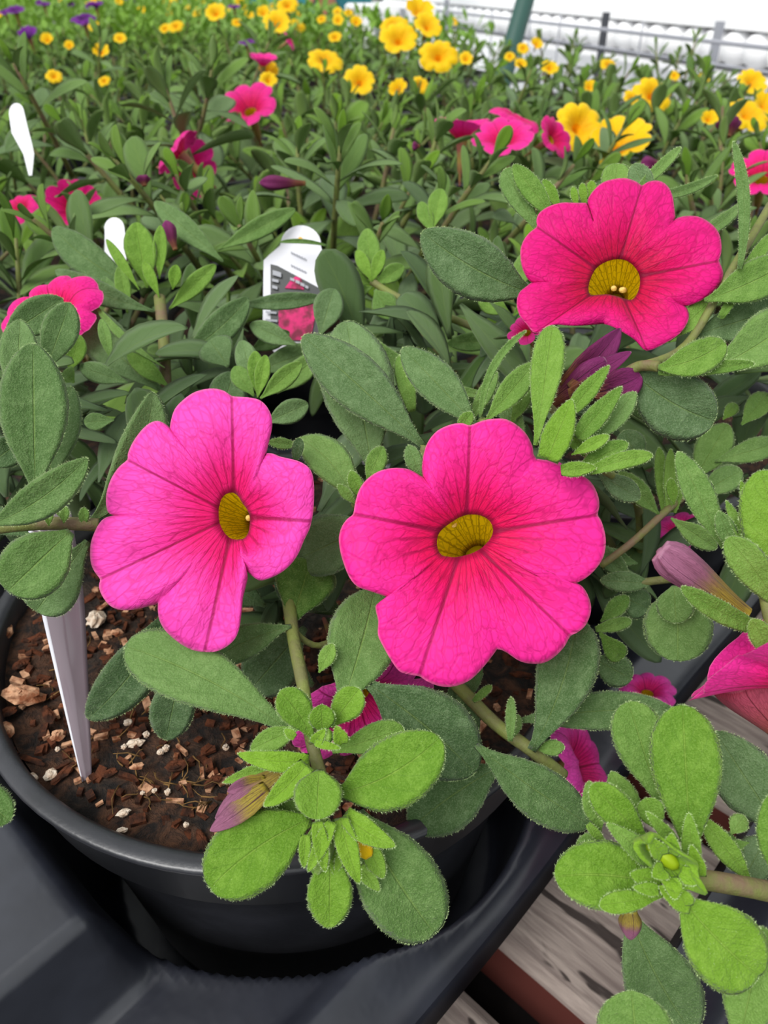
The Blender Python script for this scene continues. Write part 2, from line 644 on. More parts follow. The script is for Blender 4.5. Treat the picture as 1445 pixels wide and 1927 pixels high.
# leaf variants shared by the crowded plants behind
LV = []
for i in range(14):
    r = random.Random(100 + i)
    sh = 'eeoelo'[i % 6]
    wd = {'e': .34, 'o': .38, 'l': .2}[sh] * r.uniform(.85, 1.15)
    bend = r.uniform(.02, .2)
    C_ = Vector((r.uniform(-.06, .06), .5, bend))
    mb, _, _ = leaf_core(Vector((0, 0, 0)), C_, Vector((0, 1 - bend * .3, 0)), Vector((1, 0, 0)), wd, sh, r.uniform(.15, .5), 10, 5, .012, .02, i)
    LV.append(mb.mesh('leaf_blade', M['leaf']))


LVA = [(np.array([v.co[:] for v in me.vertices]), [tuple(p.vertices) for p in me.polygons]) for me in LV]


def leaf_matrix(base, d, up, L):
    d = d.normalized()
    sx = d.cross(up)
    if sx.length < 1e-3:
        sx = d.orthogonal()
    sx.normalize()
    n = sx.cross(d)
    return Matrix(((sx.x * L, d.x * L, n.x * L, base.x), (sx.y * L, d.y * L, n.y * L, base.y), (sx.z * L, d.z * L, n.z * L, base.z), (0, 0, 0, 1)))


def world_shape(me, m):
    a = np.array(m)
    return shape(me[0] @ a[:3, :3].T + a[:3, 3], me[1])


def place_leaf(plant, base, d, up, L, age, val, r, base_off, guard=None, strict=False):
    """one shared blade; turned, tilted or shortened until it passes between its neighbours"""
    own = root_of(plant).name
    best = None
    for k in range(14):
        dd = d.normalized()
        uu = up.copy()
        if k:
            j = .18 + .06 * k
            dd = (dd + Vector((r.uniform(-j, j), r.uniform(-j, j), r.uniform(-j, j)))).normalized()
            uu = uu + Vector((r.uniform(-.4, .4), r.uniform(-.4, .4), 0))
        ll = L * (1 if k < 6 else .85 if k < 10 else .68)
        if k and guard is not None and not (guard(base + dd * ll) and guard(base + dd * ll * .6)):
            continue
        i = r.randrange(len(LV))
        m = leaf_matrix(base, dd, uu, ll)
        sh = world_shape(LVA[i], m)
        h = hits(own, sh, ('leaf', 'flower'))
        if best is None or h < best[0]:
            best = (h, i, m, sh)
        if h == (0, 0) or (k >= 8 and h[0] == 0 and not strict):
            break
    if best is None or best[0][0] or (strict and best[0][1]):
        return None                           # no room for a blade here
    _, i, m, sh = best
    register(own, 'leaf', sh)
    o = link('leaf', LV[i], plant, None, (age, val, 0, 1))
    m = m.copy()
    m.translation = m.translation - base_off
    o.matrix_local = m
    return o


def shoot(plant, base, tip, r, n=12, L=.022, guard=None, age=.55, stemw=.0011):
    """leafy shoot: stem from base to tip with leaves in a spiral, young ones upright at the tip"""
    off = wloc(plant)
    own = plant.name
    tip0, best = tip, None
    for k in range(8):
        tip = tip0 if k == 0 else tip0 + Vector((r.uniform(-1, 1), r.uniform(-1, 1), r.uniform(-.6, .4))) * (.003 + .0012 * k)
        ax = (tip - base)
        H = ax.length
        mid = (base + tip) / 2 + Vector((r.uniform(-1, 1), r.uniform(-1, 1), 0)) * H * .08
        pts = [base * ((1 - t) ** 2) + mid * (2 * t * (1 - t)) + tip * t * t for t in (0, .25, .5, .75, 1)]
        mb = MB()
        mb.tube(pts, [stemw, stemw, stemw * .9, stemw * .8, stemw * .5], 6)
        h = hits(own, shape(mb.v, mb.f), ('flower',))
        if best is None or h < best[0]:
            best = (h, tip, mid, pts, mb)
        if h == (0, 0):
            break
    h, tip, mid, pts, mb = best
    if h[0]:
        return
    axn = (tip - base).normalized()
    if guard is None or all(guard(p) for p in pts[2:]):
        put('stem', mb, M[r.choice(('stem', 'stem_brown'))], plant)
    o1 = axn.orthogonal().normalized()
    o2 = axn.cross(o1)
    ph = r.uniform(0, 6.28)
    val0 = r.uniform(.5, 1.0)
    for i in range(n):
        k = i / (n - 1)                       # 0 low, 1 at the tip
        t = .30 + .70 * k ** .8
        p = base * ((1 - t) ** 2) + mid * (2 * t * (1 - t)) + tip * t * t
        a = ph + i * 2.4
        out = o1 * math.cos(a) + o2 * math.sin(a)
        el = math.radians(12 + 62 * k ** 1.6 + r.uniform(-12, 12))
        d = out * math.cos(el) + axn * math.sin(el)
        if k < .4:
            d = d + Vector((0, 0, -.15))
        ll = L * (1.05 - .62 * k ** 2.2) * r.uniform(.8, 1.15)
        up = axn * math.cos(el) - out * math.sin(el) + Vector((r.uniform(-.2, .2), r.uniform(-.2, .2), .1))
        if guard is not None and not (guard(p) and guard(p + d * ll) and guard(p + d * ll * .6)):
            continue
        g = min(1, max(0, age + .35 - .9 * k ** 1.3 + r.uniform(-.12, .12)))
        place_leaf(plant, p + out * (stemw * .7), d, up, ll, g, min(1, max(0, val0 + r.uniform(-.25, .25))), r, off, guard)


# ---------------------------------------------------------------- builders: flowers
def resample(outline, per=10):
    """outline [(x, y[, tag])] -> dense closed list of (x, y, u) with u running over the lobes; tag n = notch, v = vein"""
    pts = [(p[0], p[1], p[2] if len(p) > 2 else '') for p in outline]
    st = next(i for i, p in enumerate(pts) if p[2] == 'n')
    pts = pts[st:] + pts[:st] + [pts[st]]
    tags = [i for i, p in enumerate(pts) if p[2]]
    u = [0.0] * len(pts)
    val = 0.0
    for a, b in zip(tags[:-1], tags[1:]):
        ln = [0.0]
        for i in range(a, b):
            ln.append(ln[-1] + math.hypot(pts[i + 1][0] - pts[i][0], pts[i + 1][1] - pts[i][1]))
        for i in range(a, b + 1):
            u[i] = val + .5 * ln[i - a] / ln[-1]
        val += .5
    out = []
    m = len(pts) - 1
    for i in range(m):
        sharp1, sharp2 = pts[i][2] == 'n', pts[i + 1][2] == 'n'
        p0 = pts[i] if sharp1 else pts[(i - 1) % m]
        p3 = pts[i + 1] if sharp2 else pts[(i + 2) % m]
        for k in range(3):
            t = k / 3
            c = [.5 * (2 * pts[i][e] + (pts[i + 1][e] - p0[e]) * t + (2 * p0[e] - 5 * pts[i][e] + 4 * pts[i + 1][e] - p3[e]) * t * t
                       + (pts[i][e] * 3 - p0[e] - 3 * pts[i + 1][e] + p3[e]) * t ** 3) for e in (0, 1)]
            out.append((c[0], c[1], u[i] * (1 - t) + u[i + 1] * t))
    return out, val


def traced_flower(plant, outline, tpoly, D, gx=0.0, gy=0.0, cone=.005, rec=.002, valley=.0006, hue=0.0, tube=(0, 0, .013), m='pink', stamens=(), seed=0, dark=0.0):
    """flower whose lobes follow the outline; D depth, gx and gy tilt (m per pixel), cone = how far the throat lies behind"""
    ol, nl = resample(outline)
    tx = sum(p[0] for p in tpoly) / len(tpoly)
    ty = sum(p[1] for p in tpoly) / len(tpoly)
    # throat contour as a function of angle
    tp = []
    for i in range(len(tpoly)):
        a, b = tpoly[i], tpoly[(i + 1) % len(tpoly)]
        for k in range(8):
            tp.append((a[0] + (b[0] - a[0]) * k / 8, a[1] + (b[1] - a[1]) * k / 8))
    ta = [(math.atan2(y - ty, x - tx), math.hypot(x - tx, y - ty)) for x, y in tp]
    ta.sort()
    aa = np.array([t[0] for t in ta])
    rr = np.array([t[1] for t in ta])
    aa = np.concatenate([aa - 2 * math.pi, aa, aa + 2 * math.pi])
    rr = np.concatenate([rr, rr, rr])
    rr = np.convolve(np.pad(rr, 4, mode='edge'), np.ones(9) / 9, mode='valid')
    # smooth monotone angle around the throat for each outline sample
    ang = [math.atan2(y - ty, x - tx) for x, y, _ in ol]
    ang = list(np.unwrap(ang))
    n = len(ang)
    # smooth the angle so that throat samples spread evenly
    full = ang[-1] - ang[0]
    sgn = 2 * math.pi if full > 0 else -2 * math.pi
    ext = np.array([a - sgn for a in ang] + ang + [a + sgn for a in ang])
    ker = np.ones(9) / 9
    smo = np.convolve(ext, ker, mode='same')[n:2 * n]
    M_ = 15
    r = random.Random(seed)
    rows, uvs = [], []
    phs = [r.uniform(0, 6.28) for _ in range(8)]
    for j in range(M_ + 1):
        f = j / M_
        row, ur = [], []
        for i, (x, y, u) in enumerate(ol):
            tr = float(np.interp(smo[i], aa, rr))
            qx, qy = tx + tr * math.cos(smo[i]), ty + tr * math.sin(smo[i])
            X, Y = qx + (x - qx) * f, qy + (y - qy) * f
            du = abs((u % 1.0) - .5) * 2              # 0 on the vein, 1 at the notch
            d = D + gx * (X - tx) + gy * (Y - ty) + cone * (1 - f) ** 1.8 + rec * f ** 3
            d += valley * math.exp(-(du / .22) ** 2) * math.sin(math.pi * min(1, f * 1.02)) ** .7
            d += valley * 1.3 * f * f * du ** 6
            d += .00035 * f * math.sin(7 * f + u * 9 + phs[int(u) % 8])
            row.append(P(X, Y, d))
            ur.append((u, f))
        ur.append((nl, f))
        rows.append(row)
        uvs.append(ur)
    mb = MB()
    mb.grid(rows, uvs, close=True)
    fl = put('flower', mb, M[m], plant, color=(hue, .5, dark, 1), origin=rows[0][0])
    so = fl.modifiers.new('thickness', 'SOLIDIFY')
    so.thickness = .0003
    so.offset = 0
    # throat
    ring = rows[0]
    ce = sum(ring, Vector((0, 0, 0))) / len(ring)
    nv = (CAM - ce).normalized()
    axd = (-nv + RIGHT * tube[0] + UP * tube[1]).normalized()
    tr_, tu = [], []
    for j in range(10):
        t = j / 9
        k = 1 - .62 * t ** .9
        tr_.append([ce + (p - ce) * k + axd * (tube[2] * t) for p in ring])
        tu.append([(o[2], t) for o in ol] + [(nl, t)])
    tb = MB()
    tb.grid(tr_, tu, close=True, flip=True)
    tb.f.append(tuple(range(9 * len(ring), 10 * len(ring))))
    tb.mi.append(0)
    tb.uv.append([(0, 1)] * len(ring))
    put('throat', tb, M['throat'], fl, origin=ring[0])
    for k, (sx, sy, rr_) in enumerate(stamens):
        sb = MB()
        c = P(sx, sy, D + cone + .0015)
        R_ = rr_ * D / F
        pr = [(0.2, -1.0), (.8, -.7), (1.0, 0), (.85, .6), (.5, .95), (.1, 1.05)]
        sb.grid([[c + RIGHT * (R_ * a * math.cos(q * 1.047) * (1.1 + .35 * math.sin(q * 2.1 + k * 2))) - FWD * (R_ * a * .8 * math.sin(q * 1.047)) + UP * (R_ * b) for q in range(6)] for a, b in pr], close=True)
        put('stamen', sb, M['stamen'], fl, origin=c)
    # calyx and stalk behind
    cb = MB()
    e = ce + axd * tube[2]
    side = axd.orthogonal().normalized()
    bx_ = axd.cross(side)
    cb.grid([[e + axd * z + (side * math.cos(q * .785) + bx_ * math.sin(q * .785)) * rad for q in range(8)] for z, rad in ((-.003, .0028), (0, .0026), (.003, .0022), (.006, .0014), (.012, .0007))], close=True)
    put('calyx', cb, M['stem'], fl, origin=e)
    return fl


def flower_meshes(m, seed, droop=.15):
    r = random.Random(seed)
    N = 60
    rows, uvs = [], []
    ph = r.uniform(0, 6)
    for j in range(9):
        f = j / 8
        row, ur = [], []
        for i in range(N):
            th = i / N * 2 * math.pi
            u = th / (2 * math.pi) * 5
            du = abs((u % 1) - .5) * 2
            ro = 1.0 * (1 - .24 * du ** 5) * (1 + .06 * math.sin(2 * th + ph)) - .05 * math.exp(-(du / .12) ** 2)
            rad = .2 + (ro - .2) * f
            z = -.42 * (1 - f) ** 2.0 - droop * f ** 3 - .07 * f * math.exp(-(du / .25) ** 2) + .05 * f * math.sin(3 * th + ph)
            row.append(Vector((rad * math.cos(th), rad * math.sin(th), z)))
            ur.append((u, f))
        ur.append((5.0, f))
        rows.append(row)
        uvs.append(ur)
    a = MB()
    a.grid(rows, uvs, close=True)
    t = MB()
    tr = [[Vector((p.x * k, p.y * k, -.42 - z)) for p in rows[0]] for z, k in ((0, 1), (.2, .8), (.45, .6), (.8, .5), (1.0, .4))]
    t.grid(tr, [[(o[0], q / 4) for o in uvs[0]] for q in range(5)], close=True, flip=True)
    t.f.append(tuple(range(4 * N, 5 * N)))
    t.mi.append(0)
    t.uv.append([(0, 1)] * N)
    o = MB()
    o.grid([[Vector((p.x * k, p.y * k, -.43 - z)) for p in rows[0]] for z, k in ((0, 1.06), (.2, .9), (.45, .72), (.8, .62), (1.02, .5), (1.12, .3), (1.5, .14))], close=True)
    return a.mesh('corolla', M[m]), t.mesh('throat', M[{'pink': 'throat', 'yellow': 'yellow_inner', 'purple': 'purple_inner'}[m]]), o.mesh('flower_tube', M['tube_out'])


FMA = {}
FM = {m: [flower_meshes(m, 40 + k, (.1, .3, -.15)[k]) for k in range(3)] for m in ('pink', 'yellow', 'purple')}


def flower_shapes(m, k, mat_):
    out = []
    for i, me in enumerate(FM[m][k % 3]):
        if (m, k % 3, i) not in FMA:
            FMA[m, k % 3, i] = (np.array([v.co[:] for v in me.vertices]), [tuple(p.vertices) for p in me.polygons])
        out.append(world_shape(FMA[m, k % 3, i], mat_))
    return out


def flower(plant, c, nrm, R, m='pink', k=0, hue=0.0, spin=0.0, detail=True, name='flower', dark=0.0, free=True):
    """flower of the shared kind at c, facing nrm, radius R; slid along the line of sight where it would cut a neighbour"""
    z = nrm.normalized()
    x = z.orthogonal().normalized()
    y = z.cross(x)
    x, y = x * math.cos(spin) + y * math.sin(spin), y * math.cos(spin) - x * math.sin(spin)
    off = wloc(plant) if plant is not None else Vector((0, 0, 0))
    best = None
    for f in (0, .012, -.012, .025, -.025, .04, -.04, .06, -.06, .09, -.09) if (free and plant is not None) else (0,):
        p = CAM + (c - CAM) * (1 + f)
        q = R * (1 + f)
        w = Matrix(((x.x * q, y.x * q, z.x * q, p.x), (x.y * q, y.y * q, z.y * q, p.y), (x.z * q, y.z * q, z.z * q, p.z), (0, 0, 0, 1)))
        if plant is None:
            best = (0, w, [])
            break
        shs = flower_shapes(m, k, w)[:3 if detail else 1]
        h = sum(sum(hits(root_of(plant).name, sh, ('flower', 'leaf'))) for sh in shs)
        if best is None or h < best[0]:
            best = (h, w, shs)
        if h == 0:
            break
    _, w, shs = best
    for sh in shs:
        register(root_of(plant).name, 'flower', sh)
    me = FM[m][k % 3]
    o = link(name, me[0], plant, None, (hue, .5, dark, 1))
    w.translation = w.translation - off
    o.matrix_local = w
    if detail:
        link('throat', me[1], o)
        link('flower_tube', me[2], o)
    return o


def closed_flower(plant, bx, by, tx, ty, w, D, dd=0.0, m='wilted', neck=.35, wid=.72, name='closed_flower', pleat=.16, end=.12, curve=0.0):
    """rolled or wilted flower from its stalk end to its tip, w pixels broad"""
    B, T = P(bx, by, D), P(tx, ty, D + dd)
    A = T - B
    L = A.length
    A0 = A / L
    V = (CAM - B).normalized()
    S = A0.cross(V).normalized()
    N = S.cross(A0)
    R0 = w * D / F / 2
    rows, uvs = [], []
    K = 40
    for j in range(15):
        t = j / 14
        if t < wid:
            R = R0 * (neck + (1 - neck) * sm(0, wid, t))
        else:
            R = R0 * (end + (1 - end) * math.cos((t - wid) / (1 - wid) * math.pi / 2) ** .8)
        row, ur = [], []
        for i in range(K):
            ph = i / K * 2 * math.pi
            q = R * (1 + pleat * t * math.cos(5 * ph + 2.2 * t))
            row.append(B + A * t + N * (curve * L * t * t) + S * (q * math.cos(ph)) + N * (q * .8 * math.sin(ph)))
            ur.append((ph / (2 * math.pi) * 5, t))
        ur.append((5.0, t))
        rows.append(row)
        uvs.append(ur)
    mb = MB()
    mb.grid(rows, uvs, close=True)
    mb.f.append(tuple(range(14 * K, 15 * K)))
    mb.mi.append(0)
    mb.uv.append([(0, 1)] * K)
    return put(name, mb, M[m] if isinstance(m, str) else m, plant, color=(.1, .5, 0, 1), origin=B)

# ---------------------------------------------------------------- the setting: floor, bench boards, trays
TU = Vector((.68, .733, 0)).normalized()          # along the tray edge
TV = Vector((-TU.y, TU.x, 0))                     # across, away from the edge
C0 = Vector((-.0220, .1315, 0))                     # middle of the front pot
RIM_Z, DECK_Z, PITCH_POT = .100, .060, .132


def ST(s, t, z=0.0):
    return C0 + TU * s + TV * t + Vector((0, 0, z))


def st_of(p):
    d = Vector(p) - C0
    return d.dot(TU), d.dot(TV)


M['floor'] = simple('pale_gravel_cloth', lin(225, 226, 228), 0.8, 0.2, (3, lin(205, 207, 210)))
mb = MB()
mb.grid([[(-14, -8, -.70), (14, -8, -.70)], [(-14, 18, -.70), (14, 18, -.70)]], flip=True)
fl_ = put('floor', mb, M['floor'], None, False)
fl_['kind'] = 'structure'


def board_material():
    m, nt, n, l, b = mat('weathered_board')
    k = NT(nt)
    t = n.new('ShaderNodeTexCoord')
    s = n.new('ShaderNodeSeparateXYZ')
    l.new(t.outputs['Object'], s.inputs[0])
    # object x runs along the board, y across it
    v = k.comb(k.m('MULTIPLY', s.outputs[0], 40.0), k.m('MULTIPLY', s.outputs[1], 420.0), 0.0)
    g = k.noise(1.0, v, 5, 0.65, 0.4)
    v2 = k.comb(k.m('MULTIPLY', s.outputs[0], 36.0), k.m('MULTIPLY', s.outputs[1], 130.0), 3.0)
    g2 = k.noise(1.0, v2, 3, 0.55, 0.6)
    col = k.mix(k.ss(.3, .7, g), lin(150, 134, 128), lin(204, 188, 178))
    col = k.mix(k.m('MULTIPLY', k.ss(.57, .63, g2), .9), col, lin(52, 42, 40))
    geo = n.new('ShaderNodeNewGeometry')
    sn = n.new('ShaderNodeSeparateXYZ')
    l.new(geo.outputs['Normal'], sn.inputs[0])
    up = k.ss(.4, .7, sn.outputs[2])
    col = k.mix(up, lin(122, 62, 54), col)
    l.new(col, b.inputs['Base Color'])
    b.inputs['Roughness'].default_value = .8
    k.bump(g, .5, .001, b)
    return m


M['board'] = board_material()
W_, T_ = .068, .022
EDGE_A, EDGE_B = Vector((.335, .66, 0)), Vector((-.15, 1.63, 0))     # far edge of the bench


def on_bench(p, m=.0):
    d = EDGE_B - EDGE_A
    q = p - EDGE_A
    return (d.x * q.y - d.y * q.x) / d.length > m


for k in range(-17, 22):
    s0 = .017 + W_ / 2 + k * .083
    t0, t1 = -.45, 2.3
    if k >= 2:
        t0 = -.45
        while t0 < 2.2 and not on_bench(ST(s0, t0), -.07):
            t0 += .01
    if t1 - t0 < .3:
        continue
    bm_ = MB()
    pr = [(-W_ / 2, -T_), (-W_ / 2, -.003), (-W_ / 2 + .003, 0), (W_ / 2 - .003, 0), (W_ / 2, -.003), (W_ / 2, -T_)]
    bm_.grid([[(x, y, z) for y, z in pr] for x in np.linspace(t0, t1, 6)], close=True)
    bm_.f.append(tuple(range(5, -1, -1)))
    bm_.f.append(tuple(range(30, 36)))
    bm_.mi += [0, 0]
    bm_.uv += [[(0, 0)] * 6] * 2
    b_ = link('bench_board', bm_.mesh('bench_board', M['board'], False))
    b_.location = ST(s0, 0, 0)
    b_.rotation_euler = (0, 0, math.atan2(TV.y, TV.x))
    if k == 0:
        tag(b_, 'weathered grey bench board with dark cracks beside the black tray edge', 'board')
    elif k == 1:
        tag(b_, 'bench board with a reddish brown edge under the bright leafy shoot tip', 'board')
    else:
        tag(b_, 'wooden bench board hidden under trays of plants', 'board', 'bench boards under the trays')
M['filler'] = simple('dark_filler', lin(34, 30, 30), .9, .2, (60, lin(22, 20, 20)))  # added dark sheet so the gaps between boards read dark
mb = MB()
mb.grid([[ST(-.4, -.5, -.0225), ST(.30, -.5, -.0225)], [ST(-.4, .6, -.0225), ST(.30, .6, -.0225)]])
tag(put('bench_gap_filler', mb, M['filler'], None, False), 'dark lining sheet added to close the gap between bench boards', 'sheet')

# legs and bearers of the bench keep the boards up
for k, t in enumerate((-.35, .9, 1.9)):
    mb = MB()
    mb.box(ST(-.40, t, -.0425), 2.0, .05, .04, (TU, TV, Vector((0, 0, 1))))
    b_ = put('bench_bearer', mb, M['board'], None, False)
    tag(b_, 'long wooden bearer under the bench boards', 'beam', 'bearers under the bench')
    for s in (-1.2, .5):
        mb = MB()
        mb.box(ST(s, t, -.3815), .05, .05, .638, (TU, TV, Vector((0, 0, 1))))
        put('leg', mb, M['board'], b_, False)


PL_S = -.205


def tray_mesh():
    """moulded carrying tray: ten round wells, raised saddles between them, rolled rim"""
    nx, ny = 5, 2
    x0, x1 = -.275, 3.5 * PITCH_POT
    XS = (PL_S, 0, PITCH_POT, 2 * PITCH_POT, 3 * PITCH_POT)
    y0, y1 = -.0665, PITCH_POT + .0665

    def h(x, y):
        i = min(range(5), key=lambda q: abs(x - XS[q]))
        j = min(max(round(y / PITCH_POT), 0), 1)
        dx, dy = x - XS[i], y - j * PITCH_POT
        d = math.hypot(dx, dy)
        z = DECK_Z
        # saddle walls between neighbouring wells along the tray
        yy = y - j * PITCH_POT if j == 0 else -(y - j * PITCH_POT)
        if -.15 < x < -.045:
            z += .024 * sm(-.0570, -.0655, x) * sm(-.145, -.135, x) * sm(-.026, -.0185, yy)
        elif x > .05:
            q = abs(abs(dx) - PITCH_POT / 2)
            if not (i == 4 and dx > 0):
                z += .020 * sm(.0125, .004, q) * sm(-.0225, -.012, yy)
        # ribs flowing down to the floor of the wells
        if d < .0620:
            f = sm(.0620, .0535, d)
            z = z * (1 - f) + .012 * f
        a = math.atan2(dy, dx)
        if d > .056:
            z -= .004 * sm(.056, .066, d) * (.5 + .5 * math.cos(4 * a))
        # rolled rim
        m = min(y - y0, y1 - y, x - x0, x1 - x)
        if m < .016:
            z += .0022 * math.exp(-((m - .0125) / .003) ** 2) - .0035 * sm(.010, .002, m)
        return z
    xs = list(np.linspace(x0, x0 + .012, 7)) + list(np.linspace(x0 + .014, x1 - .014, 420)) + list(np.linspace(x1 - .012, x1, 7))
    ys = list(np.linspace(y0, y0 + .018, 16)) + list(np.linspace(y0 + .0195, y1 - .0195, 170)) + list(np.linspace(y1 - .018, y1, 16))
    rows = [[(x, y, h(x, y)) for x in xs] for y in ys]
    m = MB()
    m.grid(rows)
    # skirt down to the bench
    per = [(x, y0) for x in xs] + [(x1, y) for y in ys[1:]] + [(x, y1) for x in xs[::-1][1:]] + [(x0, y) for y in ys[::-1][1:-1]]
    m.grid([[(x, y, h(x, y)) for x, y in per], [(x + (.002 if x == x1 else -.002 if x == x0 else 0), y + (.002 if y == y1 else -.002 if y == y0 else 0), h(x, y) - .004) for x, y in per],
            [(min(max(x, x0 + .003), x1 - .003), min(max(y, y0 + .003), y1 - .003), .050) for x, y in per], [(min(max(x, x0 + .010), x1 - .010), min(max(y, y0 + .010), y1 - .010), .0005) for x, y in per]], close=True, flip=True)
    return m.mesh('carry_tray', M['tray'])


TRAY = tray_mesh()
ANG = math.atan2(TU.y, TU.x)


def tray(s, t, label, group=None):
    o = link('carry_tray', TRAY)
    o.location = ST(s, t, .0005)
    o.rotation_euler = (0, 0, ANG)
    return tag(o, label, 'tray', group)


tray(0, 0, 'black plastic carry tray holding the front pot of pink flowers')
TRAY_T = 2 * PITCH_POT + .008
TRAY_S = 5 * PITCH_POT + .085

# ---------------------------------------------------------------- pots, soil, plants
def lathe(m, prof, n=64, mi=0, wob=0.0, seed=0):
    r = random.Random(seed)
    w = [1 + wob * math.sin(3 * k * 2 * math.pi / n + 1) for k in range(n)]
    m.grid([[(a * w[k] * math.cos(k * 2 * math.pi / n), a * w[k] * math.sin(k * 2 * math.pi / n), z) for k in range(n)] for a, z in prof], close=True, mi=mi)


mb = MB()
lathe(mb, [(.0005, .0125), (.044, .0125), (.0455, .014), (.0550, .068), (.0560, .082), (.0585, .0835), (.0612, .0845), (.0630, .097), (.0646, .0988), (.0650, .1000), (.0644, .1005), (.0620, .1006), (.0612, .1000), (.0606, .096), (.056, .080), (.047, .017), (.0005, .017)], 96, wob=.004)
POT = mb.mesh('pot', M['pot'])
POT_V = (np.array(mb.v), mb.f)
mb = MB()
lathe(mb, [(.0005, .0002), (.0425, .0002), (.0440, .002), (.0550, .068), (.0560, .082), (.0585, .0835), (.0612, .0845), (.0630, .097), (.0646, .0988), (.0650, .1000), (.0644, .1005), (.0620, .1006), (.0612, .1000), (.0606, .096), (.056, .080), (.046, .004), (.0005, .004)], 48, wob=.004)
POT_BOARD = mb.mesh('pot', M['pot'])          # stands on the boards where there is no tray


def soil_material():
    m, nt, n, l, b = mat('potting_soil')
    k = NT(nt)
    t = n.new('ShaderNodeTexCoord')
    a = k.noise(260, t.outputs['Object'], 6, .7, .5)
    c = k.noise(90, t.outputs['Object'], 4, .6)
    col = k.mix(k.ss(.35, .65, a), lin(22, 14, 10), lin(96, 62, 40))
    col = k.mix(k.ss(.45, .62, c), col, k.mix(k.ss(.4, .66, a), lin(18, 13, 10), lin(66, 50, 38)))
    v = n.new('ShaderNodeTexVoronoi')
    v.inputs['Scale'].default_value = 230
    l.new(t.outputs['Object'], v.inputs['Vector'])
    sp = k.m('MULTIPLY', k.m('SUBTRACT', 1.0, k.ss(.10, .22, v.outputs['Distance'])), k.m('GREATER_THAN', k.noise(150, t.outputs['Object'], 2), .6))
    col = k.mix(k.m('MULTIPLY', sp, .8), col, lin(190, 150, 118))
    l.new(col, b.inputs['Base Color'])
    b.inputs['Roughness'].default_value = .9
    k.bump(k.m('ADD', a, k.m('MULTIPLY', sp, .5)), 1.0, .004, b)
    return m


M['soil'] = soil_material()


def soil_mesh(seed, fine):
    r = random.Random(seed)
    hum = [(r.uniform(-.055, .055), r.uniform(-.055, .055), r.uniform(.0015, .006), r.uniform(-.0014, .0014)) for _ in range(260 if fine else 60)]
    m = MB()
    R = 40 if fine else 8
    K = 120 if fine else 24
    rows = []
    for j in range(R + 1):
        a = .0002 + .0602 * j / R
        row = []
        for k in range(K):
            x, y = a * math.cos(k * 2 * math.pi / K), a * math.sin(k * 2 * math.pi / K)
            z = .0957
            for hx, hy, hr, hh in hum:
                d2 = (x - hx) ** 2 + (y - hy) ** 2
                if d2 < 4 * hr * hr:
                    z += hh * math.exp(-d2 / (hr * hr)) * 1.1
            z += r.uniform(-.00035, .00035) if fine else 0
            row.append((x, y, z))
        rows.append(row)
    m.grid(rows, close=True)
    return m.mesh('soil', M['soil'])


SOIL = soil_mesh(1, False)
SOIL_FINE = soil_mesh(2, True)


def plant(center, label, group=None, fine=False, pot=True, on_board=False):
    e = link('potted_calibrachoa', None)
    e.location = (center.x, center.y, .0008)
    tag(e, label, 'plant', group)
    if pot:
        link('pot', POT_BOARD if on_board else POT, e)
        register(e.name, 'pot', shape(POT_V[0] + np.array(e.location), POT_V[1]))
        link('soil', SOIL_FINE if fine else SOIL, e)
    return e


PA = plant(C0, 'calibrachoa in a black pot of bare soil, with the two large pink blooms', fine=True)
PL = plant(ST(PL_S, 0), 'calibrachoa with broad grey green leaves reaching over the soil from beside the front pot')
PC = plant(ST(PITCH_POT, 0), 'calibrachoa with a hot pink bloom lifted high above narrow leaves')
PB = plant(ST(.065, -.163), 'calibrachoa with a bright lime green shoot tip hanging over the bare board')
PK = plant(ST(0, PITCH_POT), 'calibrachoa with upright shoots right behind the front pot, next to the white tag')
tray(.065 - PITCH_POT * 1, -.163 - PITCH_POT, 'black plastic carry tray across the gap over the bare board')

# ---------------------------------------------------------------- the three large blooms
def crop(pts, ox, oy, sc):
    return [(ox + p[0] * sc, oy + p[1] * sc) + tuple(p[2:]) for p in pts]


F1 = crop([(970, 405, 'n'), (985, 340), (1000, 270), (997, 215), (975, 170), (940, 140), (890, 128), (845, 125), (805, 120, 'v'), (765, 95), (715, 84), (660, 90),
           (610, 108), (560, 145), (525, 185), (508, 235), (500, 290, 'n'), (480, 265), (440, 245), (400, 255), (360, 290), (320, 345), (295, 400), (290, 435, 'v'),
           (250, 470), (215, 520), (195, 570), (185, 620), (188, 670), (205, 700), (262, 708, 'n'), (205, 716), (165, 735), (135, 780), (112, 840), (107, 900),
           (112, 950), (130, 990), (155, 1025, 'v'), (150, 1060), (165, 1105), (205, 1155), (260, 1175), (330, 1170), (390, 1155), (443, 1143, 'n'), (443, 1190),
           (455, 1240), (490, 1290), (550, 1340), (610, 1372), (670, 1383, 'v'), (730, 1380), (790, 1350), (830, 1300), (845, 1220), (855, 1120), (872, 1050),
           (878, 1005), (857, 962, 'n'), (890, 990), (940, 1027), (990, 1018), (1040, 995), (1090, 955), (1130, 900), (1160, 830), (1185, 780), (1197, 738, 'v'),
           (1205, 690), (1210, 600), (1205, 520), (1185, 475), (1140, 445), (1085, 430), (1040, 420), (1010, 407)], 130, 700, .3806)
T1 = crop([(760, 610), (800, 592), (835, 605), (860, 650), (892, 695), (897, 760), (885, 815), (845, 835), (790, 822), (755, 780), (740, 720), (742, 655)], 130, 700, .3806)
traced_flower(PA, F1, T1, .1125, gx=-.0000052, gy=-.000004, cone=.0045, rec=.0022, valley=.0007, hue=.85, tube=(.35, -.1, .012), stamens=[(468, 975, 6)], seed=1)

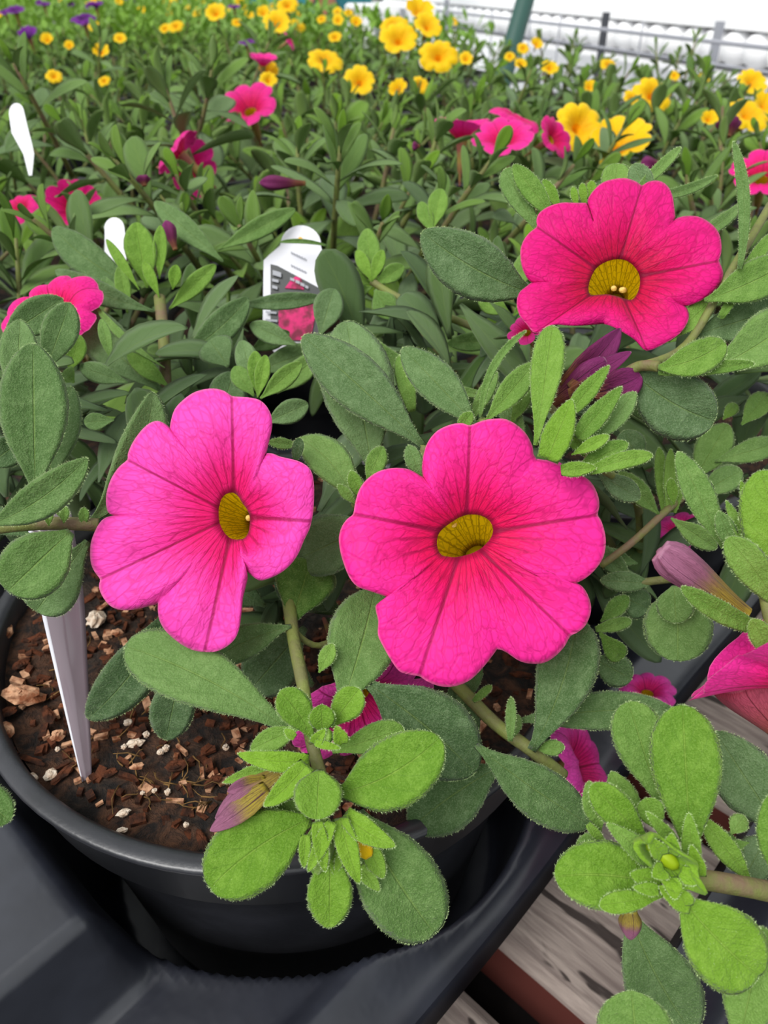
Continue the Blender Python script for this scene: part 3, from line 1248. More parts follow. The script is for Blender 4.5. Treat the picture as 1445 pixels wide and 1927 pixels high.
F2 = crop([(475, 358, 'n'), (470, 310), (480, 240), (500, 190), (540, 145), (600, 118), (650, 113), (685, 122, 'v'), (740, 102), (800, 93), (850, 97), (900, 125),
           (940, 165), (965, 215), (970, 250), (985, 275, 'n'), (1040, 285), (1110, 310), (1170, 340), (1215, 365), (1245, 400), (1265, 450), (1268, 490),
           (1262, 528, 'v'), (1280, 560), (1298, 630), (1293, 700), (1270, 750), (1225, 800), (1170, 832), (1110, 840), (1070, 848, 'n'), (1120, 843),
           (1170, 842), (1205, 870), (1230, 930), (1228, 980), (1205, 1030), (1170, 1060), (1138, 1077, 'v'), (1110, 1125), (1065, 1170), (1020, 1195),
           (970, 1200), (915, 1190), (860, 1155), (830, 1138), (805, 1135, 'n'), (780, 1170), (740, 1220), (690, 1270), (640, 1295), (590, 1305), (540, 1300),
           (490, 1280), (455, 1258, 'v'), (410, 1250), (365, 1235), (330, 1190), (290, 1120), (268, 1070), (270, 1010), (260, 960), (265, 935), (322, 903, 'n'),
           (290, 890), (230, 870), (175, 850), (140, 810), (115, 750), (98, 690), (92, 630), (105, 580), (130, 545), (155, 523, 'v'), (165, 470), (185, 410),
           (220, 365), (270, 332), (330, 318), (390, 320), (430, 335), (458, 353)], 600, 750, .4152)
T2 = crop([(530, 650), (545, 600), (600, 560), (650, 530), (710, 522), (760, 538), (788, 570), (790, 615), (765, 655), (720, 690), (650, 715), (580, 722), (542, 705)], 600, 750, .4152)
traced_flower(PA, F2, T2, .1170, gx=.000002, gy=-.000006, cone=.005, rec=.0018, valley=.0007, hue=.22, tube=(.15, -.25, .012), stamens=[(853, 986, 7)], seed=2)

F3 = crop([(548, 352, 'n'), (550, 330), (575, 290), (620, 250), (680, 232), (740, 230), (790, 248), (815, 264, 'v'), (850, 245), (900, 242), (940, 265), (965, 310),
           (975, 370), (980, 434, 'n'), (1020, 420), (1080, 418), (1130, 435), (1180, 475), (1205, 520), (1212, 580), (1205, 620), (1200, 642, 'v'), (1215, 680),
           (1218, 715), (1200, 760), (1150, 810), (1090, 845), (1030, 864, 'n'), (1048, 905), (1040, 950), (1000, 1005), (930, 1050), (840, 1088, 'v'), (790, 1040),
           (730, 1000), (670, 968), (620, 950, 'n'), (520, 960), (450, 962), (390, 957), (340, 968), (285, 1002, 'v'), (240, 955), (205, 910), (192, 850),
           (205, 800), (240, 770), (268, 746, 'n'), (240, 720), (215, 660), (210, 590), (225, 540), (255, 500), (290, 470, 'v'), (290, 430), (310, 395),
           (360, 365), (420, 350), (480, 352)], 900, 250, .3772)
T3 = crop([(545, 770), (560, 720), (590, 670), (640, 640), (700, 628), (750, 640), (790, 680), (808, 725), (802, 790), (768, 843), (715, 825), (655, 805), (600, 812), (552, 815)], 900, 250, .3772)
traced_flower(PC, F3, T3, .1290, gx=0, gy=-.000016, cone=.0042, rec=.0012, valley=.0009, hue=0, dark=.55, tube=(0, -.35, .012), stamens=[(1155, 543, 5.5), (1172, 546, 6)], seed=3)

# ---------------------------------------------------------------- front pot plant
A = PA
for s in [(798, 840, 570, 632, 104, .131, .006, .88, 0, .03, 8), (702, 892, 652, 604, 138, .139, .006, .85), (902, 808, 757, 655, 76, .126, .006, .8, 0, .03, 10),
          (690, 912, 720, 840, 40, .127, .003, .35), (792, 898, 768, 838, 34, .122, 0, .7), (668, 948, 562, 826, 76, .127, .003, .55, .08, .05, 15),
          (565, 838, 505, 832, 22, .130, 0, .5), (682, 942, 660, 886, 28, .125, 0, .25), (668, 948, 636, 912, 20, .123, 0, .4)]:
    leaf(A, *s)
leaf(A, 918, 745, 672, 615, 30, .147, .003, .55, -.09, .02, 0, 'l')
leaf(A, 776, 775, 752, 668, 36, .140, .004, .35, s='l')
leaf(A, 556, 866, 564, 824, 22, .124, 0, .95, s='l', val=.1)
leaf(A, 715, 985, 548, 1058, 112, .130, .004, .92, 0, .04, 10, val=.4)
leaf(A, 547, 1174, 585, 1055, 118, .127, .006, .35, 0, .03, 0, 'o', val=.05)  # shaded young leaf, its shade put into a low val
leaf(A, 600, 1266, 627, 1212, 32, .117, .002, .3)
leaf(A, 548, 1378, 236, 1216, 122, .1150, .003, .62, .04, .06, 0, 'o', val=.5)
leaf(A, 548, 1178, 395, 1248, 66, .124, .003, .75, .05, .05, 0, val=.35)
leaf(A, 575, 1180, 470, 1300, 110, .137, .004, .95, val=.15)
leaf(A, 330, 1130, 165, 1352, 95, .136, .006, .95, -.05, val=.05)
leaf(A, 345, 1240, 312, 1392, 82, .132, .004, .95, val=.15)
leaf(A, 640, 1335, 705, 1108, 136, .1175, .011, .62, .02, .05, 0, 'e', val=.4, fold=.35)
leaf(A, 690, 1285, 893, 1455, 150, .119, .003, .93, -.03, .05, 0, 'e', val=.12)  # this leaf and the next ones carry their shade as low val
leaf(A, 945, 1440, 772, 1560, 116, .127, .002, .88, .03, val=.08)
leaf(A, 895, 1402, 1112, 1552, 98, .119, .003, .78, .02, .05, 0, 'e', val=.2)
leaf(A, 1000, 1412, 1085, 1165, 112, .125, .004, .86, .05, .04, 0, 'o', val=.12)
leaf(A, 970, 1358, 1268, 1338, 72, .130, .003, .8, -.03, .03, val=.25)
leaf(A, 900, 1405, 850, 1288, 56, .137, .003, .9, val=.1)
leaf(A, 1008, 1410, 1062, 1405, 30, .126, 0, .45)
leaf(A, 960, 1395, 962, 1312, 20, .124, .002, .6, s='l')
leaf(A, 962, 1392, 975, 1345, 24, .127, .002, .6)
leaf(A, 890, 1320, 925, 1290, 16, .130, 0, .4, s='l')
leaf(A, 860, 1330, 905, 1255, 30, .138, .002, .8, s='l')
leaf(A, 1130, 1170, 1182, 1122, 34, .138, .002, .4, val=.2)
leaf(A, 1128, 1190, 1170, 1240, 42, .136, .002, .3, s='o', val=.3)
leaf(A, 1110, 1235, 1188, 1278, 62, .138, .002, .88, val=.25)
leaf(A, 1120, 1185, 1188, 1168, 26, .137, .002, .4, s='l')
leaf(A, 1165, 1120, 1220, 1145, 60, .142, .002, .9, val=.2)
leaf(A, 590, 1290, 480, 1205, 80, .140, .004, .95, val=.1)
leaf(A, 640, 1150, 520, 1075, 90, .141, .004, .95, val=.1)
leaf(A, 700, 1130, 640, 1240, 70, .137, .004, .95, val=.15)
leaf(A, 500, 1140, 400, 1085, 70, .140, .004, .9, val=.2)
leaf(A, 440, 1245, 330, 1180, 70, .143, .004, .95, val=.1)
stem(A, [(510, 1010, .139), (540, 1120, .130), (552, 1200, .124), (570, 1290, .117), (585, 1390, .113), (610, 1480, .111), (625, 1530, .110)], 24)
stem(A, [(700, 1180, .150), (800, 1240, .138), (860, 1290, .134), (930, 1360, .130), (1000, 1412, .127), (1060, 1460, .128)], 25)
stem(A, [(545, 1180, .1255), (600, 1215, .128), (680, 1170, .136)], 12)
stem(A, [(800, 838, .131), (790, 930, .134), (800, 1050, .142), (780, 1170, .155)], 18)
stem(A, [(905, 808, .127), (880, 900, .133), (820, 1040, .144), (780, 1170, .155)], 18)
stem(A, [(668, 948, .1275), (700, 1010, .135), (740, 1110, .148), (770, 1180, .155)], 16)
stem(A, [(585, 1395, .1125), (600, 1372, .1115), (612, 1385, .111)], 20)

# shoot tip that hangs over the pot rim
for s in [(638, 1492, 828, 1388, 128, .108, -.002, .08, .07, .05, 0, 'r'), (625, 1415, 760, 1372, 58, .1115, .001, .3, 0, .04, 0, 'o'), (588, 1392, 527, 1300, 64, .110, -.001, .12, .05, .03, 0, 'o'),
          (622, 1368, 676, 1296, 60, .1095, -.001, .1, 0, .04, 0, 'o'), (607, 1378, 605, 1326, 50, .1075, -.001, .08, 0, .02, 0, 'r'),
          (601, 1448, 596, 1542, 92, .1060, -.004, .12, 0, .06, 0, 'r'), (585, 1540, 395, 1672, 140, .1085, -.002, .06, .05, .05, 0, 'r'),
          (622, 1590, 620, 1746, 86, .1070, -.001, .08, 0, .05, 0, 'e'), (672, 1528, 818, 1757, 152, .1105, .001, .62, .02, .05, 0, 'r'),
          (565, 1368, 472, 1410, 46, .1120, 0, .3, 0, .04, 0, 'e'), (575, 1510, 455, 1562, 44, .1115, .001, .35, 0, .03, 0, 'l')]:
    leaf(A, *s)
for s in [(582, 1432, 448, 1418, 40, .1070, 0, .02, -.05), (520, 1440, 420, 1472, 27, .1105, 0, .2), (578, 1438, 497, 1516, 46, .1062, -.001, .05, -.04),
          (648, 1532, 744, 1592, 46, .1055, -.001, .05, .05), (640, 1538, 676, 1662, 42, .1048, -.001, .05, .02), (690, 1590, 722, 1652, 38, .1075, 0, .15), (676, 1630, 714, 1676, 28, .1075, 0, .2),
          (590, 1400, 612, 1372, 24, .1060, -.001, .02), (645, 1400, 632, 1366, 30, .1062, -.001, .02), (592, 1398, 640, 1408, 16, .1052, 0, .02), (555, 1388, 535, 1372, 18, .1085, 0, .1),
          (625, 1600, 640, 1655, 26, .1066, 0, .1), (645, 1600, 632, 1640, 18, .1062, 0, .1), (596, 1545, 612, 1640, 30, .1035, 0, .05), (625, 1545, 580, 1640, 30, .1036, 0, .05), (575, 1570, 572, 1632, 24, .1040, 0, .08)]:
    leaf(A, *s, s='s', val=.85, name='sepal', fold=.5)
cw = closed_flower(A, 560, 1436, 410, 1545, 58, .1090, -.001, 'wilted', neck=.4, wid=.6, pleat=.3, end=.3)
for s in [(505, 1485, 395, 1563, 46, .1070, 0, 0, -.04, .04, 20, 's'), (500, 1470, 428, 1490, 40, .1078, 0, 0, .05, .04, -25, 's')]:
    leaf(cw, *s, hair=False, name='petal', fold=.5).data.materials[0] = M['wilted']
closed_flower(A, 608, 1542, 594, 1648, 58, .1060, 0, 'leaf', neck=.5, wid=.45, pleat=.1, name='flower_bud')
closed_flower(A, 655, 1540, 694, 1612, 36, .1072, 0, 'yellow', neck=.5, wid=.7, end=.5, name='flower_bud')
closed_flower(A, 612, 1400, 618, 1372, 26, .1058, 0, 'leaf', neck=.6, wid=.5, name='flower_bud')

# blooms behind, mostly hidden
flower(A, P(690, 1350, .131), -FWD * .6 - UP * .5 + RIGHT * .3, .0125, 'pink', 0, .9, .3)
flower(A, P(1085, 945, .133), -FWD * .7 + RIGHT * .6 + UP * .2, .0085, 'pink', 1, .5, 1.0)

# ---------------------------------------------------------------- leaves from the left
L = PL
for s in [(66, 932, 62, 646, 122, .1180, .004, .72, 0, .03, 0, 'e'), (95, 915, 135, 728, 86, .125, .004, .8, -.06, .03), (168, 985, 288, 738, 90, .121, .006, .78, .08, .03, 20),
          (-25, 990, 164, 862, 74, .1100, -.001, .68, .05, .05, 10, 'e'), (133, 1000, 15, 1112, 120, .1130, -.001, .6, 0, .05, 0, 'r'), (165, 1018, 68, 1150, 98, .120, .001, .82, 0, .05, 0, 'o'),
          (30, 760, 38, 602, 68, .130, .004, .75), (85, 700, 132, 570, 66, .140, .004, .75), (0, 640, 118, 562, 66, .146, .004, .8), (120, 985, 122, 952, 18, .1165, 0, .4), (158, 990, 158, 955, 20, .1185, 0, .4),
          (92, 990, 90, 955, 18, .1150, 0, .3), (120, 985, 100, 910, 30, .123, .003, .5), (80, 970, 55, 930, 26, .120, 0, .3)]:
    leaf(L, *s)
stem(L, [(-90, 1010, .1185), (0, 992, .1165), (80, 985, .1170), (150, 986, .1190), (185, 988, .1200)], 26, 'stem_brown')
leaf(L, 60, 1010, -40, 960, 50, .130, .003, .9, val=.1)
leaf(L, -30, 880, 40, 830, 60, .135, .003, .9, val=.1)
leaf(L, -60, 1480, 18, 1545, 70, .100, 0, .6, 0, .05, 0, 'r', val=.2)

# ---------------------------------------------------------------- shoot with the lifted bloom
Cc = PC
for s in [(1010, 555, 794, 436, 112, .137, -.003, .92, -.05, .05, 0, 'e'), (1015, 440, 950, 318, 50, .136, .003, .55, 0, .03, 0, 'o'), (1045, 415, 966, 310, 42, .134, .002, .3, 0, .02, 0, 'e'),
          (1055, 395, 1022, 338, 24, .136, .002, .15, 0, .02), (1150, 410, 1162, 308, 54, .141, .003, .35, 0, .03, 0, 'o'), (1230, 380, 1190, 310, 44, .139, .002, .9),
          (1190, 366, 1281, 277, 22, .139, .002, .5, 0, .02, 0, 'l'), (1392, 506, 1380, 266, 22, .127, .002, .62, .05, .02, 0, 'l'), (1325, 566, 1490, 490, 78, .129, 0, .35, .03, .03, 0, 'e'),
          (1300, 632, 1490, 575, 84, .133, .001, .9, 0, .03), (1238, 692, 1363, 643, 66, .1185, 0, .25, .08, .05, 0, 'r'), (1238, 702, 1420, 684, 26, .1195, 0, .3, 0, .03, 0, 'l'),
          (1330, 700, 1495, 600, 104, .127, .001, .5, .03, .04, 0, 'o'), (1192, 702, 1344, 792, 124, .1235, 0, .97, .06, .05, 0, 'r'), (1260, 640, 1345, 560, 44, .131, .001, .3),
          (1290, 560, 1345, 470, 50, .140, .002, .8), (1250, 470, 1400, 380, 26, .139, .002, .6, .06, .02, 0, 'l')]:
    leaf(Cc, *s)
leaf(Cc, 1195, 372, 1350, 330, 20, .150, .003, .6, .06, .02, 0, 'l')
stem(Cc, [(1200, 690, .124), (1290, 650, .130), (1370, 520, .131), (1450, 385, .134)], 16)
stem(Cc, [(1150, 720, .124), (1200, 690, .122), (1240, 690, .1195)], 20, 'stem_brown')
leaf(Cc, 1355, 600, 1450, 440, 30, .130, 0, .3, s='l')
for s in [(1100, 385, 1095, 345, 16, .139), (1115, 385, 1112, 340, 20, .139), (1125, 385, 1128, 348, 16, .139), (1085, 388, 1078, 352, 14, .136), (1118, 385, 1120, 358, 12, .138), (1420, 560, 1400, 490, 22, .132), (1440, 560, 1450, 480, 24, .130)]:
    leaf(Cc, *s, a=.1, s='l', val=.7)
cw = closed_flower(Cc, 1030, 762, 1140, 690, 74, .1240, 0, 'dark_wilted', neck=.35, wid=.75, pleat=.22, end=.7)
for s in [(1060, 735, 1168, 618, 62, .1235, .001, 0, .02, .03, 20, 's'), (1075, 735, 1188, 662, 40, .1222, .0005, 0, 0, .03, -20, 's'), (1105, 742, 1206, 706, 62, .1215, .001, 0, .05, .04, 0, 'r'), (1070, 745, 1160, 700, 40, .1212, .001, 0, 0, .03, 25, 's')]:
    leaf(cw, *s, hair=False, name='petal', fold=.4).data.materials[0] = M['dark_wilted']
for s in [(1008, 838, 1040, 613, 62, .1160, .004, .22, 0, .03, 0, 'o'), (912, 795, 1008, 682, 50, .122, .002, .35), (905, 785, 990, 622, 16, .124, .002, .5, -.12, .0, 0, 'l'),
          (1072, 775, 1146, 688, 36, .1170, 0, .2, 0, .02, 0, 's'), (1085, 826, 1170, 728, 42, .1155, 0, .25, 0, .02, 0, 's'), (1110, 838, 1196, 738, 44, .1180, .001, .6),
          (1030, 866, 1076, 752, 58, .1135, 0, .08, 0, .04, 0, 's'), (1108, 888, 1228, 857, 34, .1150, 0, .2, -.04, .02, 0, 'l'), (1085, 880, 1182, 834, 42, .1165, 0, .25),
          (1075, 856, 1146, 820, 26, .1145, 0, .12), (1055, 885, 1122, 880, 30, .1140, 0, .12, 0, .02, 0, 's'), (1125, 892, 1204, 938, 46, .123, .001, .97), (860, 812, 888, 776, 28, .124, 0, .3),
          (1150, 870, 1060, 820, 30, .118, 0, .2), (990, 840, 940, 740, 40, .127, .002, .7), (960, 800, 1000, 720, 30, .126, .002, .3), (880, 800, 935, 700, 30, .130, .002, .5), (1230, 800, 1180, 730, 44, .130, .002, .7)]:
    leaf(Cc, *s)
stem(Cc, [(905, 790, .1245), (950, 840, .1290), (1010, 875, .138), (1090, 930, .152), (1170, 1060, .160)], 16)
stem(Cc, [(1030, 762, .122), (1085, 815, .119), (1112, 874, .1175)], 15)
stem(Cc, [(1112, 870, .1178), (1165, 905, .126), (1200, 950, .145), (1205, 1050, .158), (1200, 1100, .162)], 16)
leaf(Cc, 1230, 1098, 1130, 1092, 40, .139, .002, .9, val=.3)
# wilted bloom and sepals at the frame's edge
for s in [(1360, 1032, 1275, 850, 56, .1120, .002, .5, 0, .04, 12, 'e'), (1440, 1188, 1282, 1104, 42, .1080, 0, .3, -.04, .03, 0, 'l'), (1475, 1160, 1368, 1012, 66, .1065, 0, .32, .03, .04, 0, 'o'),
          (1448, 1110, 1366, 942, 24, .1085, .001, .3, 0, .02, 0, 'l'), (1455, 1090, 1394, 905, 26, .1075, .001, .15, 0, .02, 0, 'l'), (1490, 1110, 1432, 885, 120, .1055, 0, .12, 0, .03, 0, 'r'),
          (1385, 1040, 1352, 962, 36, .1100, 0, .6), (1470, 1260, 1415, 1165, 44, .1030, 0, .3, 0, .03, 0, 'o'), (1470, 1270, 1440, 1220, 34, .1015, 0, .5),
          (1275, 1102, 1275, 1244, 124, .1330, -.002, .62, 0, .04, 0, 'r'), (1268, 1102, 1272, 1172, 68, .1300, -.001, .6, 0, .04, 0, 'r'),
          (1240, 968, 1165, 888, 42, .138, .002, .5), (1262, 975, 1348, 1032, 40, .137, .002, .5), (1250, 965, 1240, 842, 24, .140, .003, .3, 0, .02, 0, 'l'), (1258, 965, 1262, 845, 22, .139, .003, .3, 0, .02, 0, 'l'),
          (1268, 965, 1290, 860, 22, .140, .003, .3, 0, .02, 0, 'l'), (1268, 950, 1262, 900, 22, .136, 0, .2), (1305, 905, 1368, 798, 66, .147, .003, .5, 0, .03), (1345, 868, 1470, 832, 46, .146, .002, .55),
          (1315, 930, 1395, 885, 52, .144, .002, .6), (1290, 820, 1250, 760, 44, .150, .003, .4), (1395, 800, 1445, 740, 44, .148, .003, .4), (1330, 800, 1330, 745, 26, .15, .003, .3), (1360, 790, 1385, 760, 24, .15, .003, .2),
          (1205, 880, 1175, 810, 56, .146, .003, .9), (1100, 1010, 1180, 1085, 40, .142, .002, .8), (1200, 1060, 1110, 1040, 36, .143, .002, .8)]:
    leaf(Cc, *s)
closed_flower(Cc, 1402, 1158, 1243, 1036, 64, .1100, 0, 'wilted', neck=.55, wid=.8, pleat=.28, end=.6)
stem(Cc, [(1130, 1065, .139), (1190, 1020, .138), (1255, 960, .139), (1300, 925, .146)], 14, 'stem_brown')
stem(Cc, [(1180, 1100, .141), (1260, 1090, .137), (1330, 1090, .130)], 15)
stem(Cc, [(1480, 1300, .106), (1455, 1190, .106), (1440, 1110, .1075), (1455, 1050, .109)], 24)
# side view of a bloom at the frame's edge
flower(Cc, P(1448, 1212, .1085), (-RIGHT * .66 + UP * .70 + FWD * .34), .0138, 'pink', 2, .25, .5)
closed_flower(Cc, 1492, 1405, 1412, 1268, 150, .1115, 0, 'funnel', neck=.25, wid=.97, end=.9, pleat=.06, name='flower_tube')
flower(Cc, P(1285, 985, .165), (-FWD * .6 + UP * .9 - RIGHT * .2), .007, 'pink', 1, .9, .2)

# ---------------------------------------------------------------- lime green shoot tip over the board
B = PB
for s in [(1300, 1622, 1284, 1326, 128, .1010, .003, .12, 0, .03, 0, 'o'), (1245, 1520, 1182, 1320, 100, .1060, .004, .38, 0, .03, 0, 'o'), (1222, 1588, 1113, 1476, 66, .1005, 0, .06, 0, .04, 0, 'o'),
          (1130, 1565, 1108, 1470, 44, .1040, 0, .35), (1238, 1665, 1044, 1650, 122, .0985, 0, .06, .05, .05, 0, 'r'), (1250, 1685, 1128, 1704, 40, .0955, -.001, .04, 0, .03, 0, 'o'),
          (1280, 1688, 1428, 1838, 146, .0945, -.001, .05, .03, .05, 0, 'r'), (1178, 1705, 1305, 1945, 136, .1120, 0, .8, .04, .05, 0, 'e'), (1200, 1985, 1188, 1864, 140, .0960, 0, .45, 0, .05, 0, 'r'),
          (1385, 1985, 1438, 1745, 112, .0960, 0, .4, 0, .04, 0, 'o'), (1475, 1575, 1345, 1376, 116, .1110, .002, .92, 0, .03, 0, 'e'), (1465, 1660, 1450, 1495, 62, .0970, 0, .2),
          (1415, 1662, 1318, 1536, 44, .1025, .001, .2), (1375, 1570, 1400, 1535, 34, .105, .001, .45), (1395, 1660, 1440, 1580, 74, .1070, .001, .97, 0, .03, 0, 'r'), (1150, 1592, 1084, 1592, 48, .1030, .001, .4),
          (1205, 1570, 1150, 1452, 56, .1085, .002, .35), (1240, 1565, 1215, 1502, 52, .1020, .001, .2, 0, .03, 0, 'o'), (1400, 1600, 1330, 1560, 30, .106, 0, .4), (1410, 1585, 1345, 1600, 24, .105, 0, .4)]:
    leaf(B, *s)
for s in [(1245, 1630, 1142, 1550, 46, .0975, 0, .3), (1272, 1588, 1216, 1528, 26, .0980, 0, .2), (1303, 1625, 1296, 1530, 36, .0965, 0, .15), (1245, 1660, 1186, 1645, 42, .0945, 0, .05), (1240, 1675, 1192, 1670, 24, .0935, 0, .03),
          (1105, 1550, 1140, 1590, 18, .1020, 0, .2)]:
    leaf(B, *s, s='s', val=.7, name='sepal', fold=.45)
# open calyx whose petals have dropped
mb = MB()
c = P(1262, 1628, .0918)
axx, ayy = (RIGHT * .75 - UP * .66), (RIGHT * .5 + UP * .55 - FWD * .2)
rows = []
for z, k in ((0, .45), (.25, .75), (.6, .95), (1, 1.05), (1.06, 1.0), (.85, .80), (.5, .6), (.15, .3)):
    rows.append([c + FWD * (.0042 * (1 - z)) + axx * (.0046 * k * (1 + .13 * z * math.cos(q * math.pi / 3)) * math.cos(q * math.pi / 15)) + ayy * (.0029 * k * (1 + .13 * z * math.cos(q * math.pi / 3)) * math.sin(q * math.pi / 15)) - FWD * (.0007 * math.sin(q * math.pi / 3) * z) for q in range(30)])
mb.grid(rows, [[(.2 + (q % 6) * .1, .5) for q in range(31)] for _ in rows], close=True)
put('calyx', mb, M['leaf'], B, color=(0, .95, 0, 1), origin=c)
mb = MB()
c2 = c + FWD * .0028
mb.grid([[c2 + axx * (.0026 * k * math.cos(q * .628)) + ayy * (.0016 * k * math.sin(q * .628)) - FWD * z for q in range(10)] for k, z in ((1, 0), (.85, .0008), (.5, .0013), (.001, .0015))], close=True)
put('seed_capsule', mb, simple('seed_capsule', lin(150, 176, 20), .5), B, origin=c2)
for s in [(1300, 1705, 1240, 1668, 42, .0935), (1318, 1650, 1300, 1590, 30, .0945), (1290, 1705, 1275, 1670, 40, .0932)]:
    leaf(B, *s, a=.02, s='s', val=.9, name='sepal', fold=.4)
for dx, dy in ((-42, -52), (2, -60), (52, 34), (8, 64), (-34, 22)):
    leaf(B, 1262 + dx * .35, 1628 + dy * .35, 1262 + dx, 1628 + dy, 34, .0932, -.0012, 0, s='s', val=.9, name='sepal', fold=.5)
closed_flower(B, 1186, 1712, 1186, 1768, 42, .1000, 0, 'wilted', neck=.6, wid=.4, name='closed_flower')
stem(B, [(1500, 1690, .1010), (1420, 1672, .0985), (1340, 1658, .0970), (1290, 1650, .0965)], 38, 'stem_brown')

# ---------------------------------------------------------------- plant right behind, traced leaves
K = PK
for s in [(278, 542, 255, 418, 60, .185, .003, .15, 0, .02), (290, 585, 104, 508, 46, .180, .003, .85, -.04), (265, 545, 100, 428, 66, .192, .004, .8, -.05), (318, 582, 406, 498, 36, .184, .003, .25),
          (340, 672, 468, 560, 58, .176, .004, .82, .04), (305, 735, 148, 572, 84, .170, .005, .85, -.05), (310, 692, 178, 572, 17, .168, .003, .5, -.05), (318, 728, 240, 665, 36, .168, .002, .3), (300, 525, 302, 424, 27, .186, .003, .15),
          (325, 545, 332, 498, 25, .182, 0, .1), (262, 545, 200, 450, 20, .182, .002, .15), (300, 560, 270, 490, 22, .182, .002, .1), (420, 492, 290, 380, 44, .205, .004, .75), (410, 470, 556, 393, 38, .205, .004, .55),
          (445, 575, 610, 560, 32, .187, 0, .92), (602, 632, 628, 543, 58, .178, .003, .9), (950, 640, 842, 646, 36, .175, .002, .6), (500, 795, 580, 760, 46, .158, .003, .85), (480, 735, 455, 640, 44, .165, .003, .85), (485, 745, 480, 660, 34, .160, .002, .2), (485, 748, 500, 668, 30, .158, .002, .2),
          (490, 750, 568, 682, 38, .158, .002, .35), (478, 745, 440, 690, 40, .162, .002, .4), (560, 650, 470, 610, 40, .180, .002, .85), (430, 690, 395, 640, 70, .172, .003, .85), (410, 800, 440, 700, 70, .168, .003, .9), (330, 800, 400, 740, 60, .165, .003, .9),
          (700, 530, 690, 430, 44, .19, .003, .3), (705, 535, 760, 500, 34, .188, .002, .35), (700, 535, 625, 505, 40, .19, .002, .3), (700, 540, 640, 560, 34, .186, 0, .4), (700, 530, 720, 470, 26, .187, .002, .15), (700, 530, 672, 470, 26, .187, .002, .15), (705, 545, 740, 600, 50, .186, 0, .5), (815, 430, 830, 355, 40, .195, .003, .25), (815, 440, 790, 380, 30, .195, .003, .3),
          (215, 790, 158, 795, 34, .145, .002, .7), (240, 720, 150, 690, 40, .155, .002, .8), (210, 680, 190, 600, 24, .16, .002, .5), (130, 700, 150, 630, 40, .155, .002, .2), (140, 720, 118, 700, 40, .152, .002, .3)]:
    leaf(K, *s, hair=False)
leaf(K, 960, 560, 1000, 470, 40, .17, .003, .4, hair=False)
leaf(K, 960, 590, 900, 560, 40, .172, .003, .3, hair=False)
leaf(K, 965, 595, 1010, 545, 30, .172, .003, .2, hair=False)
for s in [(478, 700, 600, 655, 50, .186, .002, .8), (520, 740, 600, 668, 46, .180, .002, .5), (470, 660, 545, 625, 36, .19, .002, .7), (610, 700, 580, 640, 44, .188, .002, .85), (230, 600, 195, 520, 34, .19, .002, .7), (240, 590, 225, 500, 30, .188, .002, .3)]:
    leaf(K, *s, hair=False)


stem(K, [(300, 560, .184), (308, 640, .178), (312, 720, .176), (318, 820, .178), (330, 900, .18)], 22, 'stem_brown')
stem(K, [(700, 530, .188), (760, 565, .185), (900, 620, .178), (960, 660, .172)], 14)
flower(K, P(85, 568, .166), -FWD * .8 + UP * .45 - RIGHT * .1, .0112, 'pink', 1, .1, .4)
closed_flower(K, 330, 470, 312, 415, 26, .2, 0, 'dark_wilted', name='closed_flower')

# trays under the rows behind
SLOTS = [(0, 0)]
for i in range(-1, 2):
    for j in range(0, 4):
        if (i, j) == (0, 0):
            continue
        c = ST(i * TRAY_S + PITCH_POT, j * TRAY_T + PITCH_POT / 2)
        x, y, D = proj(c + Vector((0, 0, .06)))
        if D > .1 and D < 1.3 and -900 < x < 2300 and on_bench(c, .15):
            SLOTS.append((i, j))
            tray(i * TRAY_S , j * TRAY_T, 'black plastic carry tray under the crowded plants behind', 'trays under the crowded plants')


def in_tray(c):
    s, t = st_of(c)
    return any(i * TRAY_S - .275 < s < i * TRAY_S + 3.5 * PITCH_POT and j * TRAY_T - .07 < t < j * TRAY_T + PITCH_POT + .07 for i, j in SLOTS)


# ---------------------------------------------------------------- crowded plants behind
def guard(p):
    x, y, D = proj(p)
    if D < .2:
        return False
    if 1320 < x < 1460 and y > 300 and D < .24:
        return False
    if 478 < x < 640 and 415 < y < 620 and D < .235:      # the white tag stays in view
        return False
    if y > 640 and 480 < x < 700:
        return False
    if 185 < x < 245 and 400 < y < 470 and D < .25:
        return False
    return y < 840


R = random.Random(11)
near, far = [], []
for gj in range(-1, 24):
    for gi in range(-12, 24):
        t = gj * PITCH_POT + (gj // 2) * .008
        s = gi * PITCH_POT + ((gi + 1) // 5) * .085 - (.073 if (gi + 1) % 5 == 0 else 0)
        if (gi, gj) in ((0, 0), (-1, 0), (1, 0), (0, 1)) or gj < 0:
            continue
        c = ST(s, t)
        x, y, D = proj(c + Vector((0, 0, .15)))
        if D < .15 or c.y < .12 or not on_bench(c, -.055) or D > 2.3:
            continue
        mg = .2 * F / D
        if x < -mg or x > 1445 + mg:
            continue
        (near if D < 1.0 else far).append((D, c, None))
near += [(proj(Vector(p.location) + Vector((0, 0, .15)))[2], Vector((p.location.x, p.location.y, 0)), p) for p in (PK, PC)]
near.sort(key=lambda q: q[0])
far.sort(key=lambda q: q[0])

LEAFY = 'leafy green calibrachoa without open flowers in the crowded rows'
YEL = 'bushy calibrachoa with small yellow blooms in the rows towards the bench end'
PUR = 'calibrachoa with dark purple blooms near the dark corner of the bench'
NEARP, ROWS = [], []
for D, c, own in near:
    x, y, _ = proj(c + Vector((0, 0, .16)))
    e = own or plant(c, LEAFY, 'leafy plants in the crowded rows', on_board=not in_tray(c))
    if own is None:
        NEARP.append((e, c, D, x))
    ROWS.append((e, c, D))


def nearest(p, pool=None):
    return min(pool or NEARP, key=lambda q: (q[1].x - p.x) ** 2 + (q[1].y - p.y) ** 2)


